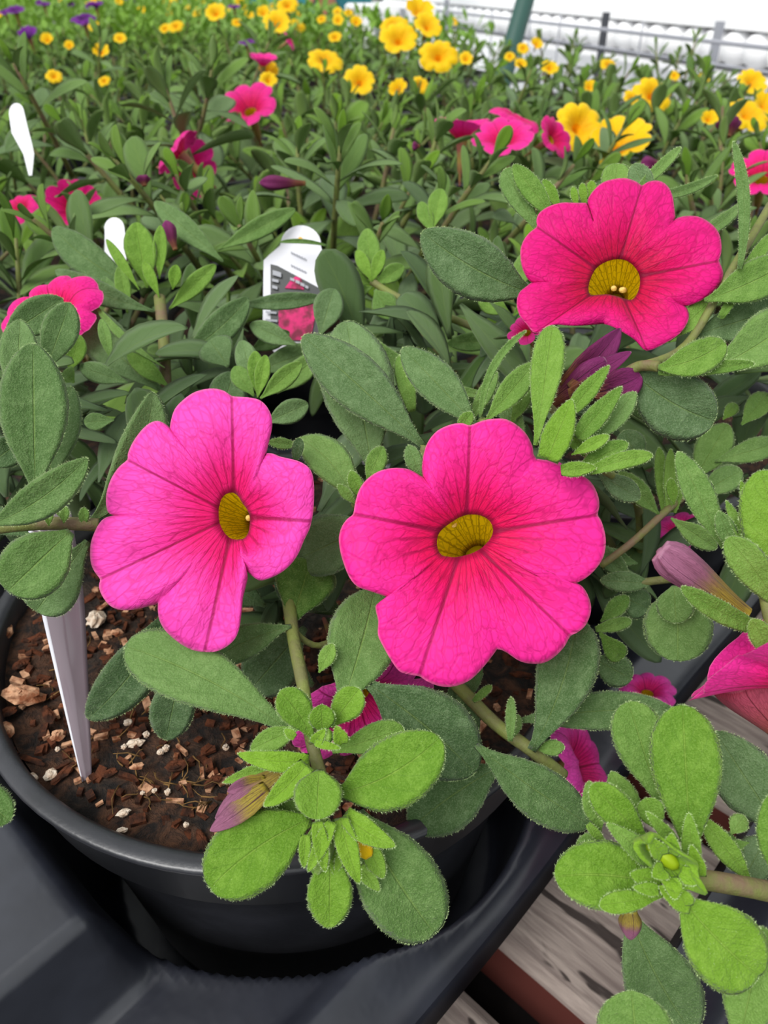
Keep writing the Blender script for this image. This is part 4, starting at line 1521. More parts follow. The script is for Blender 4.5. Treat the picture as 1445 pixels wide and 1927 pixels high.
# far rows: leaves too small to pick apart
def foliage(seed):
    q = random.Random(seed)
    m = MB()
    for k in range(330):
        p = Vector((q.uniform(-.064, .064), q.uniform(-.064, .064), q.uniform(.10, .168)))
        p.z -= .012 * (p.x * p.x + p.y * p.y) / .004
        b = q.uniform(0, 6.28)
        el = q.uniform(-.1, 1.2)
        d = Vector((math.cos(b) * math.cos(el), math.sin(b) * math.cos(el), math.sin(el)))
        s = d.cross(Vector((q.gauss(0, .3), q.gauss(0, .3), 1))).normalized()
        n = s.cross(d)
        L = q.uniform(.014, .024)
        W = L * .19
        # each plant keeps to its own square of the bench
        if max(abs((p + d * L).x), abs((p + d * L).y)) > .0645 or p.z < .098:
            d = (Vector((-p.x, -p.y, .03))).normalized()
            s = d.cross(Vector((q.gauss(0, .3), q.gauss(0, .3), 1))).normalized()
            n = s.cross(d)
        e = [p, p + d * L * .3 + s * W * .8 + n * W * .2, p + d * L * .6 + s * W + n * W * .2, p + d * L, p + d * L * .6 - s * W + n * W * .2, p + d * L * .3 - s * W * .8 + n * W * .2, p + d * L * .45]
        o = len(m.v)
        m.v.extend([tuple(z) for z in e])
        for i in range(6):
            m.f.append((o + i, o + (i + 1) % 6, o + 6))
            m.mi.append(0)
            m.uv.append([(.2 if i < 3 else .8, .4)] * 2 + [(.5, .45)])
    for v in m.v:
        assert max(abs(v[0]), abs(v[1])) < .0735
    m.v = [(max(-.0655, min(.0655, x)), max(-.0655, min(.0655, y)), z) for x, y, z in m.v]
    for k in range(9):                        # stems that carry the leaves
        a, rad = k * 2.4, .05 * math.sqrt((k + .5) / 9)
        o = Vector((rad * math.cos(a), rad * math.sin(a), .15))
        m.tube([Vector((o.x * .3, o.y * .3, .092)), Vector((o.x * .75, o.y * .75, .12)), o], .0012, 5, mi=1)
    return m.mesh('foliage', [M['leaf'], M['stem']])


FOL = [foliage(i) for i in range(5)]
FOLA = [(np.array([v.co[:] for v in me.vertices]), [tuple(p.vertices) for p in me.polygons]) for me in FOL]
FARP = []
for D, c, own in far:
    q = random.Random(int(D * 1e5) + 3)
    x, y, _ = proj(c + Vector((0, 0, .16)))
    e = plant(c, 'far calibrachoa with a few tiny yellow blooms at the end of the bench', 'far plants at the bench end', on_board=not in_tray(c))
    FARP.append((e, c, D, x))
    f = link('foliage', FOL[q.randrange(5)], e, None, (q.uniform(.1, .45), q.uniform(.6, 1.0), 0, 1))
    f['kind'] = 'stuff'
    f.rotation_euler = (0, 0, ANG + q.randrange(4) * math.pi / 2)
    fa = FOLA[FOL.index(f.data)]
    ca, sa = math.cos(f.rotation_euler.z), math.sin(f.rotation_euler.z)
    register(e.name, 'leaf', shape(fa[0] @ np.array(((ca, sa, 0), (-sa, ca, 0), (0, 0, 1))) + np.array(e.location), fa[1]))
    kind = 'purple' if x < 260 and q.random() < .6 else 'yellow'
    for k in range(q.choice((1, 2, 2))):
        p = c + TU * q.uniform(-.05, .05) + TV * q.uniform(-.05, .05) + Vector((0, 0, q.uniform(.158, .172)))
        flower(e, p, Vector((q.uniform(-.5, .5), -.6, .7)), q.uniform(.006, .0105), kind, k, 0, q.uniform(0, 6), detail=False, free=False)
    if kind == 'purple':
        e['label'], e['group'] = 'far calibrachoa with tiny purple blooms at the end of the bench', 'far purple plants'

r = random.Random(5)
# blooms on the plants behind: pixel, depth, radius, facing (right, up, towards the camera)
PINKS = [(465, 190, .42, .0165, (-.1, .35, .8), 0), (322, 275, .30, .0115, (-.7, .6, .25), 1), (140, 385, .30, .0105, (.1, .1, .5), 2), (945, 250, .30, .0120, (-.2, .5, .8), 0), (975, 210, .34, .0125, (.3, .7, .5), 1), (870, 235, .33, .0125, (0, .7, .4), 2),
         (1050, 255, .34, .0100, (.5, .1, .6), 0), (1436, 318, .30, .0125, (-.3, .5, .9), 0), (362, 318, .31, .0115, (.6, -.2, .4), 2), (548, 75, .70, .0080, (.5, .2, .2), 1), (495, 110, .50, .0100, (.1, .6, .5), 2), (988, 618, .150, .0036, (-.3, .3, .6), 0), (30, 385, .275, .008, (-.2, .3, .6), 1)]
PLAB = {322: 'calibrachoa with a drooping pink bloom turned away, beyond the white tag', 362: 'calibrachoa with a drooping pink bloom turned away, beyond the white tag', 465: 'calibrachoa with a pink bloom right beside small yellow blooms', 325: 'calibrachoa with a drooping pink bloom turned away, beyond the white tag', 140: 'calibrachoa with half hidden dark pink blooms next to the narrow white tag',
        945: 'calibrachoa with a tight cluster of three hot pink blooms', 1436: 'calibrachoa with one pink bloom behind the lifted bloom and its upright narrow leaf', 360: 'calibrachoa with a drooping pink bloom turned away, beyond the white tag',
        548: 'calibrachoa with one tiny pink bud among far yellow blooms', 975: 'calibrachoa with a pink bloom behind the tight pink cluster', 870: 'calibrachoa with a pale pink bloom peeking behind the tight pink cluster', 1050: 'calibrachoa with a pink bloom touching a yellow bloom', 495: 'calibrachoa with a pink bloom right beside small yellow blooms',
        30: 'calibrachoa with half hidden dark pink blooms next to the narrow white tag'}
for px, py, D, Rr, f, k in PINKS:
    p = P(px, py, D)
    e = nearest(p)[0] if D > .2 else PC
    flower(e, p, RIGHT * f[0] + UP * f[1] - FWD * f[2], Rr, 'pink', k, r.uniform(0, .4), r.uniform(0, 6), dark=r.uniform(.1, .5))
    if D > .2:
        e['label'], e['group'] = PLAB.get(px, e['label']), 'pink blooming plants behind'
YLAB = {750: 'calibrachoa with the biggest cluster of yellow blooms beside the green post', 825: 'calibrachoa with the biggest cluster of yellow blooms beside the green post', 1095: 'calibrachoa with large yellow blooms next to the tight pink cluster', 1412: 'calibrachoa with a row of yellow blooms behind the dark wilted bloom', 676: 'calibrachoa with three frilled yellow blooms near the bench middle', 520: 'calibrachoa with stacked yellow blooms in front of the person in teal', 88: 'calibrachoa with small yellow blooms beside the purple blooms'}
YELLOWS = [(750, 68, .70, .0160, (0, .5, .8), 0), (825, 98, .62, .0150, (-.1, .45, .9), 1), (676, 148, .60, .0118, (0, .4, .9), 0), (612, 106, .62, .0135, (.2, .8, .4), 1), (748, 165, .55, .0085, (-.3, .5, .6), 2), (792, 158, .55, .0090, (.4, .2, .4), 1), (790, 18, .72, .0125, (.3, .5, .3), 2),
           (806, 44, .70, .0125, (.3, .5, .5), 0), (740, 42, .74, .0140, (-.2, .8, .4), 1), (1095, 230, .37, .0125, (.4, .25, .7), 1), (1168, 262, .36, .0135, (-.2, .9, .3), 2), (1230, 172, .52, .0125, (0, .3, .7), 1), (1190, 182, .52, .0075, (0, .6, .6), 0), (1412, 206, .45, .0125, (.1, .9, .4), 1), (1418, 150, .62, .012, (.2, .6, .5), 0),
           (1440, 195, .48, .010, (.2, .6, .5), 2), (1148, 306, .34, .0055, (0, .5, .5), 0), (405, 20, 1.0, .0135, (0, .6, .6), 0), (175, 46, .9, .0085, (0, .6, .6), 1), (88, 73, .75, .0080, (0, .5, .7), 2), (330, 46, .9, .0110, (0, .6, .6), 1), (190, 95, .6, .0080, (.3, .5, .5), 2), (520, 38, .85, .0150, (0, .6, .6), 0), (540, 5, .9, .0120, (0, .6, .6), 1),
           (495, 22, .9, .010, (0, .5, .6), 2), (505, 130, .5, .0085, (.5, .4, .4), 2), (505, 148, .48, .007, (.4, .4, .5), 0), (630, 68, .8, .0085, (0, .5, .6), 0), (605, 34, 1.0, .008, (0, .5, .6), 1), (636, 36, 1.0, .010, (0, .5, .6), 0), (670, 40, 1.0, .010, (0, .5, .6), 2), (877, 108, .62, .0075, (0, .5, .6), 0), (985, 88, .8, .0085, (0, .5, .6), 1),
           (1010, 82, .82, .0085, (.2, .5, .6), 2), (1035, 125, .62, .0085, (0, .5, .6), 0), (1145, 118, .72, .009, (0, .6, .5), 1), (980, 118, .64, .0065, (0, .5, .6), 0), (960, 104, .7, .0065, (0, .5, .6), 1), (1110, 162, .55, .006, (0, .5, .6), 2), (1335, 222, .42, .006, (0, .5, .6), 2), (1368, 205, .45, .006, (0, .5, .6), 0), (1270, 140, .64, .006, (0, .5, .6), 1), (1325, 145, .64, .006, (0, .5, .6), 0),
           (195, 150, .5, .005, (0, .5, .6), 1), (130, 85, .7, .006, (0, .5, .6), 2), (310, 52, .9, .008, (0, .5, .6), 0), (445, 40, .95, .008, (0, .5, .6), 1), (1395, 205, .46, .008, (-.3, .7, .4), 0), (100, 140, .52, .007, (.2, .5, .5), 1), (225, 70, .75, .008, (0, .6, .5), 0)]
for px, py, D, Rr, f, k in YELLOWS:
    p = P(px, py, D)
    e = nearest(p)[0]
    flower(e, p, RIGHT * f[0] * .6 + UP * .45 * f[1] - FWD * (f[2] + .5), Rr * (1.05 if Rr > .0115 else .8), 'yellow', k, 0, r.uniform(0, 6))
    if e.get('group') != 'pink blooming plants behind':
        e['label'], e['group'] = YLAB.get(px, e['label'] if e['label'] in YLAB.values() else YEL), 'yellow blooming plants'
for px, py, D, Rr, f, k in [(27, 15, .95, .013, (0, .5, .6), 0), (155, 28, .85, .014, (0, .5, .6), 1), (52, 62, .72, .010, (0, .4, .6), 2), (82, 5, 1.0, .009, (0, .5, .5), 0), (8, 18, .95, .009, (0, .5, .5), 1), (180, 8, 1.0, .010, (0, .5, .5), 2), (465, 77, .7, .008, (0, .5, .5), 0), (440, 10, 1.1, .010, (0, .5, .5), 0)]:
    p = P(px, py, D)
    e = nearest(p)[0]
    flower(e, p, RIGHT * f[0] + UP * f[1] - FWD * f[2], Rr, 'purple', k, 0, r.uniform(0, 6))
    if px < 200 and e.get('group') != 'pink blooming plants behind':
        e['label'], e['group'] = PUR, 'purple blooming plants'
for s in [(575, 345, 488, 344, 26, .255, 'dark_wilted'), (1368, 258, 1372, 220, 44, .34, 'dark_wilted'), (1245, 310, 1205, 308, 26, .30, 'dark_wilted'), (272, 350, 268, 330, 26, .235, 'dark_wilted'), (790, 275, 775, 275, 16, .28, 'dark_wilted')]:
    p = P(s[0], s[1], s[5])
    closed_flower(nearest(p)[0], *s[:6], m=s[6])

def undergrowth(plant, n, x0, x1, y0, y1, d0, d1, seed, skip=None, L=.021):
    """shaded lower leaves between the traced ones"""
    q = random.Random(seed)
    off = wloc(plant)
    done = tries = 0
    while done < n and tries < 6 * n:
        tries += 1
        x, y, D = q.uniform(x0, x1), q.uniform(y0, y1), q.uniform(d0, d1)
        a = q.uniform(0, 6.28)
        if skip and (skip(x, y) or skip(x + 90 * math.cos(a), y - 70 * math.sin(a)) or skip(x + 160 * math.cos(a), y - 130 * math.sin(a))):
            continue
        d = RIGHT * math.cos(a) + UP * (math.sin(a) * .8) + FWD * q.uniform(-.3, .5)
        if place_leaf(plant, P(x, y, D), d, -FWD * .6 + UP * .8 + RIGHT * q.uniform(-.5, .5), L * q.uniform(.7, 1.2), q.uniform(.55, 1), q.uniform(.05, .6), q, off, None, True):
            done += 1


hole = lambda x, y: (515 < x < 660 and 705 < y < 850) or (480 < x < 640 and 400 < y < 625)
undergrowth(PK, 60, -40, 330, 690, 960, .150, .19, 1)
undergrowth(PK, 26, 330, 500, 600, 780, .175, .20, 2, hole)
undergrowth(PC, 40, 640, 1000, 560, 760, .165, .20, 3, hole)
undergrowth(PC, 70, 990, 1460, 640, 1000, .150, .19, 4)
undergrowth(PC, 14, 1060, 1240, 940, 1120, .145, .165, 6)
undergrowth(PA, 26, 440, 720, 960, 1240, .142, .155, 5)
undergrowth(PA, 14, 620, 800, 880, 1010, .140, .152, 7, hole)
# stems that join the outer leaves to their pots, and the shoots of those pots beside the frame
def wstem(plant, pts, rad, m='stem_brown'):
    mb = MB()
    out = []
    for i in range(13):
        t = i / 12
        out.append(pts[0] * ((1 - t) ** 2) + pts[1] * (2 * t * (1 - t)) + pts[2] * (t * t))
    mb.tube(out, rad, 8)
    put('stem', mb, M[m], plant)


PBs, PLs = ST(.065, -.163, .094), ST(PL_S, 0, .094)
wstem(PB, [P(1500, 1690, .101), P(1640, 1640, .106), PBs], .0013)
wstem(PB, [P(1385, 1985, .096), P(1560, 1960, .104), PBs + Vector((.01, -.01, 0))], .0011)
wstem(PB, [P(1475, 1575, .111), P(1600, 1600, .116), PBs + Vector((.005, .01, 0))], .0011)
wstem(PL, [P(-90, 1010, .1185), P(-260, 960, .13), PLs], .0012)
wstem(PL, [P(-60, 1480, .100), P(-260, 1400, .11), PLs + Vector((.01, -.01, 0))], .0009)
for own, c in ((PB, PBs), (PL, PLs)):
    r = random.Random(77)
    for k in range(12):
        a = k * 2.4
        rad = .06 * math.sqrt((k + .5) / 12)
        tip = c + Vector((rad * math.cos(a), rad * math.sin(a), r.uniform(.03, .055)))
        shoot(own, c + Vector((.3 * rad * math.cos(a), .3 * rad * math.sin(a), 0)), tip, r, 10, .024, lambda p: not (-40 < proj(p)[0] < 1490) or proj(p)[1] > 2000)

# prominent shoots the photo shows, by pixel and depth
r = random.Random(5)
for px, py, D, n, Ls in [(215, 300, .232, 14, .023), (450, 425, .215, 14, .021), (640, 275, .245, 15, .026), (60, 410, .215, 12, .02), (925, 300, .24, 13, .022), (830, 225, .285, 12, .022), (265, 150, .30, 13, .024), (400, 120, .33, 13, .026), (25, 120, .29, 11, .024),
                         (120, 235, .27, 12, .02), (1290, 330, .26, 12, .022), (840, 370, .21, 10, .02), (720, 420, .215, 11, .02), (560, 260, .29, 11, .022), (1080, 310, .25, 10, .022), (1180, 230, .33, 11, .022), (510, 70, .52, 11, .03), (1360, 200, .33, 11, .022), (740, 240, .3, 11, .02), (330, 330, .25, 10, .02), (1000, 130, .5, 11, .024), (190, 60, .55, 10, .022)]:
    tip = P(px, py, D)
    e, c, _, _ = nearest(tip)
    d = Vector((c.x - tip.x, c.y - tip.y, 0))
    bs = tip + Vector((d.x * .35, d.y * .35, -.045))
    shoot(e, bs, tip, r, n, Ls, None, .55, .0012)

# the shoots of every plant in the crowded rows
for e, c, D in ROWS:
    r = random.Random(int(D * 1e5))
    ns = 14 if D < .5 else 12
    top = Vector((c.x, c.y, .093))
    for k in range(ns):
        a = k * 2.4 + r.uniform(0, .5)
        rad = .076 * math.sqrt((k + .5) / ns)
        zt = r.uniform(.136, .164) - .018 * (rad / .076) ** 2
        tip = Vector((c.x + rad * math.cos(a), c.y + rad * math.sin(a), zt))
        bs = Vector((c.x + .35 * rad * math.cos(a), c.y + .35 * rad * math.sin(a), .093))
        Ls = r.uniform(.022, .032) * (1 if D < .6 else .9)
        shoot(e, bs, tip, r, r.choice((11, 13)) if D < .6 else 10, Ls, guard, r.uniform(.2, .6))


# ---------------------------------------------------------------- bits on the soil of the front pot
SOILO = [o for o in PA.children if o.name.startswith('soil')][0]
M['perlite'] = simple('perlite', lin(226, 212, 194), .9, .2, (800, lin(196, 170, 146)), (900, .5, .001))
M['bark'] = simple('bark_chip', lin(206, 160, 126), .85, .2, (350, lin(120, 70, 44)), (600, .6, .001))
M['bark_dark'] = simple('dark_bark', lin(94, 52, 32), .85, .2, (350, lin(46, 28, 20)), (600, .6, .001))
M['root'] = simple('dry_root', lin(136, 104, 62), .8, .2, (400, lin(86, 64, 36)))


def lump(name, px, py, wpx, hpx, ang, m, z=.0975, flat=.7, seed=0):
    q = random.Random(seed)
    c = G(px, py, z)
    D = proj(c)[2]
    a, b = wpx * D / F / 2, hpx * D / F / 2 * 1.2
    ca, sa = math.cos(math.radians(ang)), math.sin(math.radians(ang))
    m_ = MB()
    rows = []
    for i in range(8):
        th = math.pi * i / 7
        row = []
        for k in range(12):
            ph = k * math.pi / 6
            rr = 1 + q.uniform(-.26, .26)
            x, y, zz = a * math.sin(th) * math.cos(ph) * rr, b * math.sin(th) * math.sin(ph) * rr, min(a, b) * flat * math.cos(th) * rr
            row.append(c + Vector((x * ca - y * sa, x * sa + y * ca, zz)))
        rows.append(row)
    m_.grid(rows, close=True, flip=True)
    return put(name, m_, M[m], SOILO, False, origin=c)


for i, (x, y, w, h, a) in enumerate([(180, 1166, 32, 34, 0), (55, 1467, 28, 24, 20), (95, 1458, 22, 20, 0), (255, 1398, 32, 14, 15), (232, 1530, 26, 13, 20), (312, 1408, 13, 12, 0), (302, 1415, 12, 12, 0), (425, 1406, 12, 12, 0), (275, 1382, 12, 12, 0), (233, 1405, 10, 10, 0), (315, 1490, 12, 12, 0), (290, 1488, 9, 9, 0), (108, 1410, 9, 9, 0), (240, 1360, 16, 12, 0), (350, 1552, 11, 10, 0), (230, 1562, 20, 9, 10), (268, 1492, 9, 8, 0)]):
    lump('perlite_grain', x, y, w, h, a, 'perlite', seed=i)
for i, (x, y, w, h, a) in enumerate([(45, 1308, 78, 38, -12), (8, 1376, 30, 34, 30), (108, 1384, 26, 20, 30), (258, 1442, 28, 12, 10), (12, 1190, 22, 30, 0), (220, 1190, 26, 14, 0)]):
    lump('bark_chip', x, y, w, h, a, 'bark', .0985, .6, 50 + i)
for i, (x, y, w, h, a) in enumerate([(92, 1345, 46, 16, -50), (20, 1412, 44, 16, -50), (120, 1455, 50, 16, 60), (150, 1380, 22, 12, 20), (40, 1250, 30, 20, 40), (75, 1200, 40, 20, 10), (380, 1580, 46, 14, -60), (60, 1430, 60, 10, -20), (205, 1455, 30, 14, 30), (210, 1240, 40, 22, 0), (330, 1440, 40, 20, 10), (400, 1470, 40, 14, 40), (15, 1340, 36, 18, 30), (110, 1290, 40, 14, -30), (80, 1170, 30, 24, 0), (960, 1240, 30, 40, 0), (980, 1270, 16, 40, 80), (930, 1300, 30, 20, 0)]):
    lump('bark_chip', x, y, w, h, a, 'bark_dark', .0975, .5, 80 + i)
q = random.Random(4)
mb = MB()
for k in range(230):
    px, py = q.uniform(0, 420), q.uniform(1180, 1640)
    if k < 130:
        px, py = q.gauss(260, 75), q.gauss(1540, 40)
    c = G(px, py, .0968)
    if (c - C0 - Vector((0, 0, .0968))).length > .053:
        continue
    a = q.uniform(0, 6.28)
    L = q.uniform(.002, .007)
    pts = [c]
    for i in range(4):
        a += q.uniform(-.7, .7)
        pts.append(pts[-1] + Vector((math.cos(a) * L / 4, math.sin(a) * L / 4, q.uniform(-.0003, .0008))))
    mb.tube(pts, [.00016, .00015, .00012, .00010, .00006], 5)
crumbs = MB()
for k in range(1300):
    a, rad = q.uniform(0, 6.28), .0575 * math.sqrt(q.random())
    c = C0 + Vector((rad * math.cos(a), rad * math.sin(a), .0966 + q.uniform(-.0004, .0006)))
    sx_, sy_, sz_ = q.uniform(.0004, .0016), q.uniform(.0003, .0008), q.uniform(.0002, .0006)
    b = q.uniform(0, 6.28)
    crumbs.box(c, sx_ * 2, sy_ * 2, sz_ * 2, (Vector((math.cos(b), math.sin(b), q.uniform(-.3, .3))), Vector((-math.sin(b), math.cos(b), q.uniform(-.3, .3))), Vector((0, 0, 1))), mi=q.choice((0, 0, 0, 1)))
put('bark_crumbs', crumbs, [M['bark_dark'], M['bark']], SOILO, False)['kind'] = 'stuff'
put('root_fibres', mb, M['root'], SOILO)['kind'] = 'stuff'

# fallen blooms lying on the tray
for (px, py, z, nrm, Rr, sp, lab) in [(1122, 1428, .074, RIGHT * .75 + Vector((0, 0, .55)) - FWD * .05, .0135, 1.2, 'fallen magenta flower lying on the black tray beside the lime green shoot'),
                                      (1222, 1288, .072, -FWD * .2 + UP * .5 + Vector((0, 0, .6)), .0072, .2, 'small fallen magenta flower with upturned lobe on the black tray deck')]:
    c = G(px, py, z)
    f = flower(None, c, nrm, Rr, 'pink', 1, 1.0, sp, name='fallen_flower')
    tag(f, lab, 'flower')

# ---------------------------------------------------------------- plant tags
M['tag_white'] = simple('white_tag_plastic', lin(222, 222, 230), .35, .5)
M['tag_gloss'] = simple('glossy_stake_shaded_side', lin(126, 112, 120), .16, .9)  # shaded side of the stake, put into a darker base colour
M['tag_black'] = simple('tag_black_print', lin(34, 40, 40), .4)
M['tag_pink'] = simple('tag_pink_print', lin(214, 24, 110), .5, .3, (420, lin(120, 10, 52)))
M['tag_grey'] = simple('tag_grey_print', lin(160, 162, 170), .5)
M['tag_orange'] = simple('tag_orange_print', lin(236, 176, 60), .5)


def strip(m, pts, D0, mi=0, thick=.0006, off=0.0):
    """flat plate with the outline pts (px, py) standing at depth D0"""
    f = [P(x, y, D0 - off) for x, y in pts]
    b = [P(x, y, D0 - off + thick) for x, y in pts]
    n = len(pts)
    o = len(m.v)
    m.v.extend([tuple(p) for p in f + b])
    m.f.append(tuple(range(o + n - 1, o - 1, -1)))
    m.f.append(tuple(range(o + n, o + 2 * n)))
    for i in range(n):
        j = (i + 1) % n
        m.f.append((o + i, o + j, o + n + j, o + n + i))
    m.mi += [mi] * (n + 2)
    m.uv += [[(0, 0)] * n] * 2 + [[(0, 0)] * 4] * n


def arc(cx, cy, rx, ry, a0, a1, n):
    return [(cx + rx * math.cos(math.radians(a0 + (a1 - a0) * k / n)), cy - ry * math.sin(math.radians(a0 + (a1 - a0) * k / n))) for k in range(n + 1)]


TD = .212
tg = link('plant_tag', None)
tg.location = P(560, 640, TD)
tag(tg, 'white plant tag with black band and printed pink flowers among the leaves', 'plant tag')
mb = MB()
strip(mb, [(494, 640), (496, 490), (506, 480), (527, 462)] + arc(566, 460, 38, 36, 170, -5, 12) + [(608, 480), (608, 503), (620, 545), (600, 640), (562, 700), (552, 700)], TD)
put('tag_plate', mb, M['tag_white'], tg, False)
mb = MB()
strip(mb, [(509, 640), (509, 497), (522, 500), (614, 549), (598, 640)], TD, off=.0004, thick=.0003)
put('printed_band', mb, M['tag_black'], tg, False)
for poly in [[(536, 542), (546, 528), (556, 520), (566, 523), (572, 545)], [(525, 640), (524, 585), (540, 572), (575, 570), (598, 566), (590, 610), (584, 640)]]:
    mb = MB()
    strip(mb, poly, TD, off=.0008, thick=.0003)
    put('printed_flower', mb, M['tag_pink'], tg, False)
mb = MB()
for k, (x, y, w, h) in enumerate([(513, 508, 16, 14), (512, 524, 12, 8), (512, 536, 10, 9), (546, 522, 8, 8), (556, 526, 8, 9), (565, 531, 8, 9), (574, 536, 6, 8), (500, 585, 20, 6), (500, 600, 22, 6)]):
    strip(mb, [(x, y), (x + w, y + h * .35), (x + w, y + h), (x, y + h * .65)], TD, off=.0012, thick=.0003)
put('printed_lettering', mb, M['tag_grey'], tg, False)
mb = MB()
for y0 in (473, 497):
    for k in range(6):
        x = 547 + k * 5
        strip(mb, [(x, y0 + k * 2.4), (x + 3, y0 + 1 + k * 2.4), (x + 3, y0 + 4 + k * 2.4), (x, y0 + 3 + k * 2.4)], TD, off=.0006, thick=.0003)
put('printed_lettering', mb, M['tag_grey'], tg, False)
mb = MB()
strip(mb, arc(565, 450, 4.5, 4.5, 0, 330, 8), TD, off=.0006, thick=.0003)
put('printed_emblem', mb, M['tag_orange'], tg, False)
leaf(PK, 615, 462, 525, 456, 9, .205, .001, .6, .05, hair=False, s='l')

mb = MB()
strip(mb, [(196, 520), (197, 432)] + arc(215, 430, 19, 21, 175, 5, 9) + [(236, 450), (238, 500), (222, 560), (212, 560)], .222)
o = put('plant_tag', mb, M['tag_white'], None, False)
tag(o, 'rounded white tag top peeking from behind a bright upright leaf', 'plant tag')
mb = MB()
strip(mb, [(22, 250), (17, 215)] + arc(31, 212, 14, 18, 170, 20, 8) + [(52, 240), (60, 270), (64, 290), (60, 330), (54, 330), (44, 290)], .275)
o = put('plant_tag', mb, M['tag_white'], None, False)
tag(o, 'narrow white tag leaning among shoots near the dark tray corner', 'plant tag')
# folded stake in the front pot
tip = G(168, 1508, .0935)
topm = P(85, 968, .1415)
ax_ = (topm - tip)
sx = (RIGHT - ax_.normalized() * RIGHT.dot(ax_.normalized())).normalized()
nn = sx.cross(ax_.normalized())
if nn.dot(CAM - tip) < 0:
    nn = -nn
rows = []
for k in range(15):
    t = k / 14
    c = tip + ax_ * t
    w = .0004 + .0031 * min(1, t * 1.45) ** .9
    rows.append([c - sx * w, c - sx * w * .86 + nn * w * .32, c - sx * w * .62 + nn * w * .36, c + sx * w * .1 - nn * w * .30, c + sx * w * .7 - nn * w * .75, c + sx * w * 1.0 - nn * w * .9])
mb = MB()
mb.grid([r_[:3] for r_ in rows])  # white strip paints the highlight along the fold edge
mb.grid([r_[2:] for r_ in rows], mi=1)
o = put('plant_tag', mb, [M['tag_white'], M['tag_gloss']], None, True, origin=tip)
so = o.modifiers.new('thickness', 'SOLIDIFY')
so.thickness = .0004
tag(o, 'glossy silver white tag stake stuck in the bare soil of the front pot', 'plant tag')

# ---------------------------------------------------------------- beyond the bench
M['white_paint'] = simple('white_paint', lin(253, 253, 254), .5, .4)
M['rail_grey'] = simple('grey_steel', lin(158, 160, 168), .5, .4)
M['dark_steel'] = simple('dark_steel', lin(70, 72, 78), .5, .4)
M['green_post'] = simple('dark_green_post', lin(48, 84, 76), .5, .4)
M['shade'] = simple('painted_shade', lin(60, 58, 62), .9, .1)  # colour stands in for the shadow under the bench top

# green post at the bench edge
pb = P(966, 78, 1.32)
ptop = P(994, -20, 1.32)
mb = MB()
d = (ptop - pb).normalized()
mb.tube([pb - d * .85, pb, ptop + d * .6], .0156, 20)
o = put('post', mb, M['green_post'], None)
tag(o, 'dark green round post rising past the far edge of the plants', 'post')

# white growing bench across the aisle, in line with the photo's slanting rails
a_, b_ = G(840, 22, .097), G(1445, 90, .097)
dr = (b_ - a_).normalized()
nrm_ = Vector((dr.y, -dr.x, 0))
if nrm_.y < 0:
    nrm_ = -nrm_
Z3 = Vector((0, 0, 1))


def AL(u, w, z):
    q = a_ + dr * u + nrm_ * w
    return Vector((q.x, q.y, z))


wb = link('growing_bench', None)
wb.location = AL(.3, .3, -.699)
tag(wb, 'white growing bench with slender rails and legs across the aisle', 'bench')


def part(name, mbx, m, smooth=False):
    return put(name, mbx, M[m], wb, smooth)


mb = MB(); mb.box(AL(.5, .70, .115), 5.0, 1.1, .012, (dr, nrm_, Z3)); part('bench_top', mb, 'white_paint')
mb = MB(); mb.box(AL(.5, .148, .121), 5.0, .02, .022, (dr, nrm_, Z3)); part('bench_edge', mb, 'white_paint')
mb = MB(); mb.box(AL(.5, .70, .02), 5.0, 1.1, .012, (dr, nrm_, Z3)); part('lower_shelf', mb, 'white_paint')
mb = MB(); mb.box(AL(.5, 1.15, -.30), 5.0, .012, .62, (dr, nrm_, Z3)); part('bench_skirt', mb, 'white_paint')
mb = MB(); mb.tube([AL(-2, 0, .097), AL(3, 0, .097)], .0045, 8); part('rail', mb, 'rail_grey', True)
mb = MB(); mb.tube([AL(-2, -.03, .062), AL(3, -.03, .062)], .003, 8); part('rail', mb, 'rail_grey', True)
for u in (-1.6, -.1, 1.0, 1.45, 2.8):
    mb = MB(); mb.box(AL(u, .04, -.285), .014, .014, .83, (dr, nrm_, Z3)); part('leg', mb, 'dark_steel' if u == 1.0 else 'rail_grey')
for u in (-.8, -.35, .35, .62, .8, 1.2):
    mb = MB(); mb.tube([AL(u, .02, -.2), AL(u, .02, .12)], .0022, 6); part('hanger_wire', mb, 'rail_grey', True)
mb = MB(); mb.box(AL(.5, .30, .095), 5.0, .01, .026, (dr, nrm_, Z3)); part('painted_shade_strip', mb, 'shade')  # added dark strip that paints the shadow behind the bowls
bowl = MB()
lathe(bowl, [(.0005, -.045), (.018, -.044), (.030, -.036), (.0375, -.020), (.0375, -.004), (.034, .008), (.025, .017), (.012, .021), (.0005, .022)], 20)
BOWL = bowl.mesh('white_bowl', M['white_paint'])
for k in range(-16, 30):
    o = link('white_bowl', BOWL)
    o.location = AL(.03 + k * .0745, .165, .0860)
    tag(o, 'round white bowl in the row under the white bench top', 'bowl', 'white bowls under the bench top')
# a second bench further off
wb2 = link('growing_bench', None)
wb2.location = AL(.3, 2.2, -.699)
tag(wb2, 'plain white bench behind the one with bowls', 'bench')
mb = MB(); mb.box(AL(-.5, 2.6, .10), 8.0, 1.3, .03, (dr, nrm_, Z3)); put('bench_top', mb, M['white_paint'], wb2, False)
for u in (-3.5, -1, 1.0, 3.0):
    mb = MB(); mb.box(AL(u, 2.1, -.306), .05, .05, .787, (dr, nrm_, Z3)); put('leg', mb, M['rail_grey'], wb2, False)
